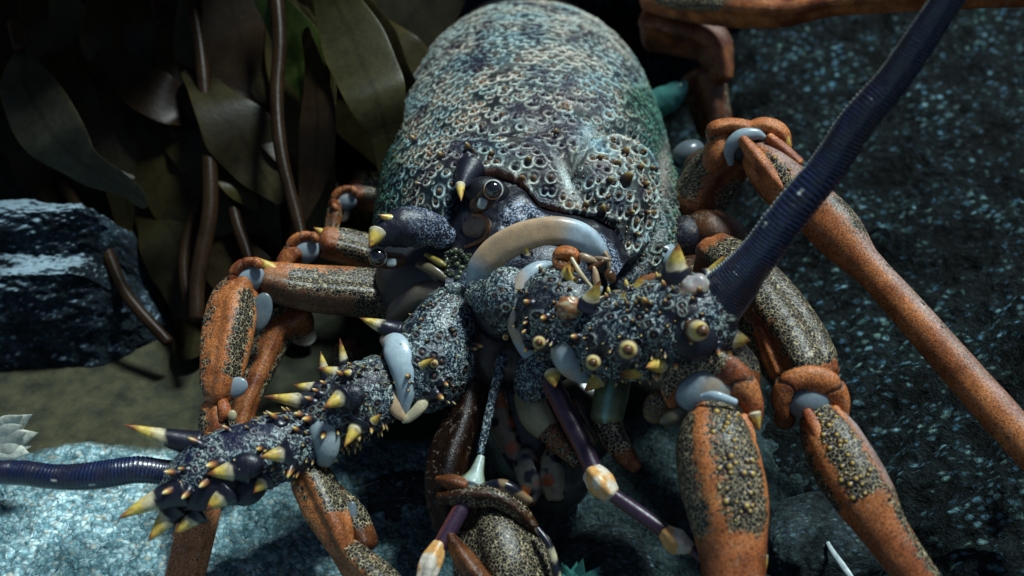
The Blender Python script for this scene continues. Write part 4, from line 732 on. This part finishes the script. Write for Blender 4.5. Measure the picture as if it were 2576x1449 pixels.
# ------------------------------------------------------------------ rocks, floor, kelp
M_GRN = mk_rock('dark_granite', (.003, .005, .0055), (.016, .026, .027), (.26, .48, .55), 1., .60, 1.8, .6)  # fleck colour holds pale grains and painted bluish glints
M_LED = mk_rock('dark_ledge_rock', (.004, .006, .008), (.022, .035, .045), (.12, .18, .22), 1.6, .64, .35, .95, (.24, .33, .38))  # last colour paints the bright sunlit rims
def rockmesh(name, c, s, seed, mt, label, cat='rock', ex=.6, amp=.16, fr=.09, n=260, lay=0., group=None, fine=.35, rot=0.):
    ph = np.linspace(.01, math.pi - .01, n); th = np.linspace(0, 2 * math.pi, int(n * 1.5), endpoint=False)
    U, TH = np.meshgrid(ph, th, indexing='ij'); f = lambda a: np.sign(a) * np.abs(a) ** ex
    D = np.stack([f(np.sin(U)) * f(np.cos(TH)), f(np.sin(U)) * f(np.sin(TH)), f(np.cos(U))], -1)
    P = D * np.array(s); cr_, sr_ = math.cos(R(rot)), math.sin(R(rot)); P = np.stack([P[..., 0] * cr_ - P[..., 1] * sr_, P[..., 0] * sr_ + P[..., 1] * cr_, P[..., 2]], -1) + np.array(c)
    Nn = nrm(D / np.array(s)); q = P * fr + seed * 7.7
    h = (fbm(q, 5, .55) - .5) * 2 * amp * min(s) + (fbm(P * .9 + seed, 4, .6) - .5) * fine
    if lay: h = h + lay * (np.abs(((P[..., 2] * .22 + fbm(q * 2, 3) * 1.6) % 1) - .5) - .25)
    P = P + Nn * h[..., None]; mb = MB(); mb.grid(P, (.1, .1, .1), 0., 0); base = (c[0] * .01, c[1] * .01, max(c[2] - s[2], -5) * .01)
    o = mb.build(name, [mt], None, base); o.location = base; tag(o, label, cat, group); return o
def floor_z(x, y): 
    P = np.stack([x, y, np.zeros_like(x)], -1); return (fbm(P * .05 + 3, 4) - .5) * 3.0 + (fbm(P * .35, 3) - .5) * .6
# right granite boulder, a broad dome the legs rest on
def boulder():
    n, m = 420, 520
    x = np.linspace(7, 75, m)[None] * np.ones((n, 1)); y = np.linspace(14, 125, n)[:, None] * np.ones((1, m))
    P0 = np.stack([x, y, x * 0], -1)
    e = 9.5 + 3.0 * (fbm(P0 * .07, 2) - .5) - .07 * (y - 50) * (y < 50) + .03 * (y - 50) * (y > 50)
    s = sstep(x, e, e + 11)
    h = s * (7.2 + .09 * (y - 50) + .24 * (x - 20)) - 2.5
    h = h + s * ((fbm(P0 * .10 + 5, 5, .55) - .5) * 11.0 + (fbm(P0 * np.array([.35, .9, 1]) + 2, 4, .6) - .5) * 2.8 + (fbm(P0 * 2.0, 3, .6) - .5) * .6)
    edge = np.minimum.reduce([sstep(x, 7, 9), sstep(-x, -75, -70), sstep(y, 14, 20), sstep(-y, -125, -118)]); h = -3 + (h + 3) * edge
    top = np.stack([x, y, h], -1); mb = MB(); mb.grid(top, (.1, .1, .1), 0., 0, wrap=False)
    mb.grid(np.stack([x[::20, ::20], y[::20, ::20], x[::20, ::20] * 0 - 6], -1), (.1, .1, .1), 0., 0, wrap=False)
    for row in (np.stack([top[0], top[0] * [1, 1, 0] - [0, 0, 6]]), np.stack([top[-1], top[-1] * [1, 1, 0] - [0, 0, 6]]), np.stack([top[:, 0], top[:, 0] * [1, 1, 0] - [0, 0, 6]]), np.stack([top[:, -1], top[:, -1] * [1, 1, 0] - [0, 0, 6]])): mb.grid(row, (.1, .1, .1), 0., 0, wrap=False)
    base = (.4, .6, -.03); o = mb.build('granite_boulder', [M_GRN], None, base); o.location = base
    tag(o, 'big dark granite boulder flecked with pale green grains and painted glints, filling the right side under the orange legs', 'rock')
boulder()
# seabed: one sheet reaching far beyond the tank scene, finer near the lobster
def seabed():
    m, t, b = mat('pebbly_seabed'); v = coords(t, warp=.0035, wscale=260)
    g = attr(t, 'pat').outputs['Fac']; vo = voro(t, v, 400); vd = vo.outputs['Distance']
    cell = nd(t, 'SeparateColor'); t.links.new(vo.outputs['Color'], cell.inputs[0])
    peb = ramp(t, cell.outputs[0], [(0, (.09, .19, .22)), (.5, (.22, .36, .40)), (.85, (.42, .56, .58)), (1, (.32, .32, .27))]); n1 = noise(t, v, 90, 4, .65)
    peb = mixn(t, 1., peb, ramp(t, vd, [(.25, G(1.)), (.75, G(.5))]), 'MULTIPLY')
    peb = mixn(t, 1., peb, ramp(t, noise(t, v, 26, 4, .6), [(.34, (.35, .45, .47)), (.5, (.95, 1.02, 1.02)), (.64, (2.0, 1.95, 1.9))]), 'MULTIPLY')
    alg = ramp(t, n1, [(.3, (.018, .02, .013)), (.7, (.065, .062, .032))])
    nn = noise(t, v, 14, 5, .6); f = ramp(t, math_(t, 'ADD', g, math_(t, 'MULTIPLY', math_(t, 'SUBTRACT', nn, .5), .5)), [(.4, G(0)), (.6, G(1))])
    dk = attr(t, 'Col').outputs['Color']
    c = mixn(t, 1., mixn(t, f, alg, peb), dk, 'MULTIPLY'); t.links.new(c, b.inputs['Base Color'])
    h = math_(t, 'MULTIPLY_ADD', math_(t, 'SUBTRACT', 1., vd), f, math_(t, 'MULTIPLY', n1, .4)); bump(t, b, h, .55, .003); fin(b, .8, .2)
    mb = MB()
    x = np.concatenate([np.linspace(-700, -62, 20)[:-1], np.linspace(-62, 30, 760), np.linspace(30, 700, 20)[1:]]); y = np.concatenate([np.linspace(-200, 22, 8)[:-1], np.linspace(22, 110, 640), np.linspace(110, 1200, 24)[1:]])
    X, Y = np.meshgrid(x, y); Z = floor_z(X, Y) * .6
    px, py, d = proj(np.stack([X, Y, Z], -1))
    # pebble ground where X is left/near; smooth algae-covered apron behind it
    line = 41.2 + .08 * (X + 20) ; peb = 1 - sstep(Y + 3 * (fbm(np.stack([X, Y, Z], -1) * .2, 3) - .5), line - 1.5, line + 2.5)
    P3 = np.stack([X, Y, Z], -1); bumps = (fbm(P3 * 1.6, 3, .6) - .5) * .7 + np.abs(vnoise(P3 * 2.6) - .5) * .3; Z = Z + bumps * peb * (np.abs(X + 16) < 46)
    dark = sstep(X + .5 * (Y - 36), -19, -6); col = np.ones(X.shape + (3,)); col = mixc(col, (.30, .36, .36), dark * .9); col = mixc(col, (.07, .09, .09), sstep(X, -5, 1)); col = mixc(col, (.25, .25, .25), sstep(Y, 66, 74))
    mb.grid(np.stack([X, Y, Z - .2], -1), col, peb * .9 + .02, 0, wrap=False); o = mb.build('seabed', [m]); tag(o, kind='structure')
seabed()
# ledges on the left and the rock wall behind the kelp
def ledges():
    prof = cr([(48.6, -2), (49.4, 2.5), (49.9, 5.4), (50.3, 6.0), (52.0, 6.0), (52.3, 6.7), (52.7, 8.2), (53.0, 8.8), (54.0, 8.8), (55, 7.4), (58, 4), (66, 3), (74, 2), (80, 2), (86, -2)], 420)
    x = np.linspace(-80, -20, 620); n = len(prof)
    X = x[None] * np.ones((n, 1)); Y = prof[:, :1] + .06 * (X + 30) * 1.0 - 0 * X; Z = prof[:, 1:] * np.ones(X.shape)
    fall = 1 - sstep(x, -27, -21)[None]; Z = (Z + 2) * fall - 2; Y = Y + (1 - fall) * 3
    P = np.stack([X, Y, Z], -1); T = np.gradient(prof, axis=0); N = nrm(np.stack([T[:, 0] * 0, -T[:, 1], T[:, 0]], -1))[:, None]
    h = (fbm(P * np.array([.12, .2, .3]), 4) - .5) * 1.2 + (fbm(P * np.array([.6, 1.2, 1.6]), 4, .6) - .5) * .7 + (fbm(P * 3, 2) - .5) * .25
    P = P + N * h[..., None]; P[..., 2] = np.maximum(P[..., 2], -3); mb = MB(); mb.grid(P, (.1, .1, .1), 0., 0, wrap=False)
    lo = P.copy(); lo[..., 2] = -3.5; mb.grid(lo[::30, ::30], (.1, .1, .1), 0., 0, wrap=False); mb.grid(np.stack([P[:, 0], lo[:, 0]]), (.1, .1, .1), 0., 0, wrap=False); mb.grid(np.stack([P[:, -1], lo[:, -1]]), (.1, .1, .1), 0., 0, wrap=False)
    base = (-.45, .6, -.03); o = mb.build('ledge_rock', [M_LED], None, base); o.location = base; tag(o, 'dark stepped ledge rock at the left edge with two rims painted pale as sunlit', 'rock')
ledges()
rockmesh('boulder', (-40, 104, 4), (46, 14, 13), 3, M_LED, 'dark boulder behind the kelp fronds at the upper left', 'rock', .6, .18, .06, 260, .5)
rockmesh('boulder', (30, 130, 6), (60, 18, 20), 4, M_GRN, 'dark boulder in the background behind the tail of the lobster', 'rock', .6, .18, .05, 260, .5)
rockmesh('shade_blocker', (-57, 95, 46), (50, 37, 11), 5, M_LED, 'added unseen rock block above the kelp bed, put there to shade it', 'rock', .5, .10, .08, 120, .5)  # blocker added out of view to throw shade on the kelp
rockmesh('shade_blocker', (-4, 122, 48), (46, 34, 11), 6, M_LED, 'added unseen rock block shading the water behind the tail of the lobster', 'rock', .5, .10, .08, 120, .5)  # second added blocker, keeps the far background in shade
# small stones between the front legs
M_STN = mk_rock('seabed_stone', (.008, .012, .013), (.045, .065, .07), (.14, .2, .2), 1.6, .58, .8)
for i, (x, y, d, s, lb) in enumerate([(1520, 1400, 51, 3.2, 'rounded grey-green stone under the middle of the lobster, between feeler and front leg'), (2080, 1330, 50, 3.4, 'smooth dull blue stone between the two right front legs'), (1330, 1240, 52, 2.6, 'small dark stone under the head, behind the mouth limbs'), (990, 1260, 55, 4.2, 'dark rounded stone behind the left front leg')]):
    c = at(x, y, d); rockmesh('stone', (c[0], c[1], c[2] - .4 * s), (s, s * .8, s * .7), 20 + i, M_STN, lb, 'stone', .9, .2, .25, 90)

# kelp: broad curved blades with a midrib, glossy and thin
def mk_kelp():
    m, t, b = mat('brown_kelp'); v = coords(t, warp=.01, wscale=30); c = attr(t, 'Col').outputs['Color']; n1 = noise(t, v, 35, 4, .6); n2 = noise(t, v, 320, 3, .6)
    c2 = mixn(t, 1., c, ramp(t, n1, [(.3, (.55, .5, .45)), (.65, (1.3, 1.25, 1.1))]), 'MULTIPLY'); c2 = mixn(t, 1., c2, ramp(t, n2, [(.3, G(.8)), (.7, G(1.15))]), 'MULTIPLY')
    t.links.new(c2, b.inputs['Base Color']); bump(t, b, n2, .15, .001); fin(b, .36, .25); b.inputs['Transmission Weight'].default_value = 0
    tr = nd(t, 'BsdfTranslucent'); t.links.new(c2, tr.inputs[0]); mx = nd(t, 'MixShader'); mx.inputs[0].default_value = .6
    t.links.new(b.outputs[0], mx.inputs[1]); t.links.new(tr.outputs[0], mx.inputs[2]); t.links.new(mx.outputs[0], t.nodes['Material Output'].inputs[0]); return m
M_KLP = mk_kelp()
def frond(blades, stipe, label, seed=0, light=1.):
    p0 = at(*stipe[-1][:3]) * .01 if stipe else at(*blades[0][0][:3]) * .01; base = (p0[0], p0[1], p0[2])
    o = empty('kelp_frond', base); tag(o, label, 'kelp', 'kelp fronds')
    if stipe:
        mb = MB(); tube(mb, [(a[0] + 14 * math.sin(i * 2.1 + seed), a[1], a[2], a[3] * 1.7) for i, a in enumerate(stipe)], 0, 16, 60, disp=lambda U, TH, P: .12 * (vnoise(P * .6) - .5), col=np.array([.055, .032, .018]) * light, kcap=4); mb.build('stipe', [M_KLP], o, base)
    for k, (pts, tw, c) in enumerate([(b[0], b[1], b[2]) if len(b) == 3 else (b, .6, None) for b in blades]):
        mb = MB(); cb = np.array(c if c is not None else (.075, .058, .026)) * light * .75
        def col(U, TH, P): e = np.abs(np.cos(TH)); return mixc(np.broadcast_to(cb, P.shape), cb * np.array([1.5, 1.35, .9]), sstep(e, .85, 1.) * .7) * (1 - .3 * np.exp(-(e / .1) ** 2))[..., None]
        wm = max(a[3] for a in pts); pts = [(a[0], a[1], a[2] + .9 * math.sin(i * 1.9 + seed + k), max(a[3] * 1.12, (.5 if i else .2) * wm)) for i, a in enumerate(pts)]
        tube(mb, pts, 0, 40, 90, col=col, ell=(1, .035), twist=tw, kcap=8, cap=1.1, disp=lambda U, TH, P: .12 * (vnoise(P * .5 + seed + k) - .5) * np.abs(np.cos(TH))); mb.build('blade', [M_KLP], o, base)
OLV, BRK, GRK = (.095, .085, .030), (.060, .038, .022), (.07, .11, .028)
frond([([(-60, -60, 73.5, 30), (60, 60, 70.5, 100), (200, 190, 69.0, 120), (330, 330, 67.5, 100), (420, 470, 67.5, 50), (450, 560, 67.5, 6)], .5, OLV)], [(-80, -90, 75.0, 9), (-60, -60, 73.5, 10)], 'broad olive kelp blade sweeping down from the top left corner', 1)
frond([([(60, 120, 64.5, 12), (70, 220, 63.0, 60), (130, 330, 61.5, 74), (210, 410, 60.8, 50), (300, 460, 60.8, 26), (345, 490, 60.8, 5)], -.9, (.10, .10, .075))], [(20, 60, 66.0, 8), (60, 120, 64.5, 9)], 'pale edged kelp blade curling over the ledges at the far left', 2, 1.2)
frond([([(300, -60, 72.0, 40), (330, 60, 70.5, 110), (400, 200, 69.8, 130), (500, 330, 69.0, 110), (600, 440, 69.0, 70), (700, 560, 69.0, 12)], .3, (.08, .065, .03)), ([(260, 140, 67.5, 20), (380, 230, 66.0, 60), (470, 290, 65.2, 44), (530, 320, 65.2, 6)], 1.1, BRK)], [(420, 860, 61.5, 9), (330, 740, 62.2, 9), (250, 620, 63.8, 10), (190, 520, 65.2, 10), (150, 420, 67, 10), (130, 300, 68, 9)], 'large brown kelp frond in the left background with a thin slanting stem', 3)
frond([([(560, -60, 67.5, 40), (600, 80, 66.8, 80), (650, 220, 66.0, 92), (720, 340, 65.2, 70), (790, 450, 65.2, 30), (820, 520, 65.2, 5)], .7, BRK), ([(640, -40, 64.5, 20), (720, 60, 63.8, 46), (770, 160, 63.0, 56), (800, 260, 63.0, 30), (810, 330, 63.0, 5)], -.5, GRK)], [(505, 800, 60.0, 11), (500, 700, 60.8, 12), (515, 520, 62.2, 12), (530, 330, 63.8, 11), (510, 160, 65.2, 10), (470, 20, 66.8, 9), (450, -60, 67.5, 8)], 'brown kelp frond with a green back blade, hanging left of the glossy blade', 4)
frond([([(800, -70, 61.5, 24), (850, 20, 60.8, 56), (900, 130, 60.0, 74), (945, 240, 60.0, 70), (975, 340, 60.0, 40), (985, 420, 60.0, 6)], .35, (.09, .085, .04))], [(790, -90, 62.2, 8), (800, -70, 61.5, 9)], 'glossy kelp blade with a bright glint beside the left flank of the lobster', 5, 1.15)
frond([([(700, 500, 63.0, 10), (650, 420, 63.0, 60), (600, 330, 63.8, 80), (540, 250, 64.5, 50), (500, 190, 65.2, 6)], -.5, (.075, .065, .035)), ([(760, 560, 60.0, 8), (790, 430, 60.0, 36), (800, 300, 60.8, 44), (790, 180, 61.5, 30), (770, 90, 62.2, 5)], .9, BRK)], [(760, 690, 57.0, 8), (745, 600, 58.5, 9), (720, 400, 60.0, 10), (700, 250, 61.5, 10), (690, 100, 63.0, 11), (700, -60, 64.5, 11)], 'dark kelp frond with a tall upright stem in front of the other stems', 6)
frond([([(1180, -70, 73.5, 30), (1080, -10, 72.0, 90), (1000, 90, 71.2, 110), (950, 200, 70.5, 80), (930, 300, 70.5, 10)], .6, (.055, .05, .028))], [(1200, -100, 74.2, 8), (1180, -70, 73.5, 9)], 'dim kelp blade behind the top left of the shell', 7)
frond([([(480, 560, 66.0, 10), (560, 640, 64.5, 60), (640, 720, 63.8, 70), (720, 790, 63.8, 40), (760, 840, 63.8, 6)], .4, (.045, .035, .018)), ([(330, 480, 67.5, 10), (420, 560, 66.0, 80), (480, 680, 65.2, 90), (490, 790, 64.5, 50), (480, 870, 63.8, 6)], -.4, (.05, .045, .022))], [(560, 840, 61.5, 9), (640, 700, 62.2, 9), (600, 560, 63.8, 9), (560, 480, 64.5, 8), (540, 360, 66, 8), (520, 200, 68, 8), (500, 0, 70, 8)], 'low dark kelp frond spreading behind the left legs of the lobster', 8)
frond([([(520, 500, 66.0, 8), (480, 380, 66.0, 50), (430, 280, 66.8, 60), (400, 200, 67.5, 6)], .9, (.07, .06, .035)), ([(640, 520, 64.5, 8), (600, 460, 64.5, 40), (560, 380, 64.5, 50), (540, 300, 64.5, 6)], -1., (.11, .09, .03))], [(470, 800, 62.2, 8), (478, 640, 63.8, 8), (500, 480, 65.2, 8)], 'small narrow kelp frond between the big brown fronds', 9, .9)
frond([([(40, 260, 79.5, 10), (120, 330, 78.8, 90), (230, 430, 78.0, 120), (320, 540, 77.2, 90), (380, 640, 76.5, 6)], .3, (.04, .034, .02)), ([(860, 540, 67.5, 8), (880, 440, 67.5, 70), (880, 330, 68.2, 90), (850, 200, 69.0, 60), (830, 100, 69.8, 6)], .4, (.05, .042, .022))], [(700, 700, 67.5, 9), (800, 600, 67.5, 9), (860, 540, 67.5, 9)], 'deep shaded kelp frond at the back of the kelp bed', 10, .9)
rs = np.random.RandomState(3)
for k in range(40):
    x = -60 + 27 * k + rs.randint(-30, 30); d = 67 + 11 * rs.rand(); y0 = rs.randint(-120, 60) + 200 * (k % 3 == 1); L = 380 + 420 * rs.rand() * (x < 800); w = 42 + 52 * rs.rand(); lean = 100 + 220 * rs.rand()
    b = [(x - lean * .5, y0, d, 12), (x - lean * .2, y0 + .25 * L, d - 1, w), (x + lean * .15, y0 + .5 * L, d - 2, w * 1.1), (x + lean * .4, y0 + .75 * L, d - 2.5, w * .7), (x + lean * .6, y0 + L, d - 3, 6)]
    frond([(b, rs.uniform(-.9, .9), np.array([.085, .072, .032]) * (.5 + .8 * rs.rand()))], [(x - lean * .6, y0 - 120, d + 2, 8), (x - lean * .5, y0 + 4, d, 8)], 'dim brown kelp frond hanging in the shade at the back of the kelp bed', 20 + k)
# pale pointed frond at the left edge, green weed at the bottom
M_WEED = mk_plain('sea_weed', .4, .4, 300, .1, 0, .3)
def weed(name, x, y, d, s, n, c, label, cat, spread, rot0, w=.26):
    mb = MB(); rs = np.random.RandomState(int(x) + 5)
    for k in range(n):
        a = R(rot0 + spread * ((k + .5) / n - .5) + 8 * rs.randn()); L = s * (.6 + .6 * rs.rand()); q = s * .9 * (k / n - .5)
        x0, y0 = x - math.sin(R(rot0)) * q * .6, y + math.cos(R(rot0)) * q * .6
        x1, y1 = x0 + math.cos(a) * L, y0 + math.sin(a) * L
        tube(mb, [(x0, y0, d, s * w), ((x0 + x1) / 2, (y0 + y1) / 2, d - .3, s * w * .9), (x1, y1, d - .8 * rs.rand(), 1)], 0, 14, 20, col=np.array(c) * (.7 + .5 * rs.rand()), ell=(1, .25), kcap=3)
    b = at(x, y, d) * .01; o = mb.build(name, [M_WEED], None, tuple(b)); o.location = tuple(b); tag(o, label, cat)
weed('pale_frond', 0, 1110, 52, 100, 7, (.50, .52, .44), 'pale pointed frond on the pebbles at the left edge above the antenna', 'seaweed', 60, -10)
weed('green_weed', 1440, 1492, 46, 76, 16, (.03, .16, .135), 'bright teal green weed with toothed edge at the bottom of the picture', 'seaweed', 150, -90)
M_SHD = mk_plain('dry_reed', .4, .4, 300)
mb = MB(); tube(mb, [(2075, 1345, 49.0, 3), (2090, 1380, 48, 6), (2125, 1430, 47, 8), (2160, 1480, 46.4, 6)], 0, 10, 30, col=(.42, .5, .5), ell=(1, .4)); b = at(2125, 1430, 47) * .01
o = mb.build('broken_spine', [M_SHD], None, tuple(b)); o.location = tuple(b); tag(o, 'thin pale splinter lying between the two right front legs', 'splinter')
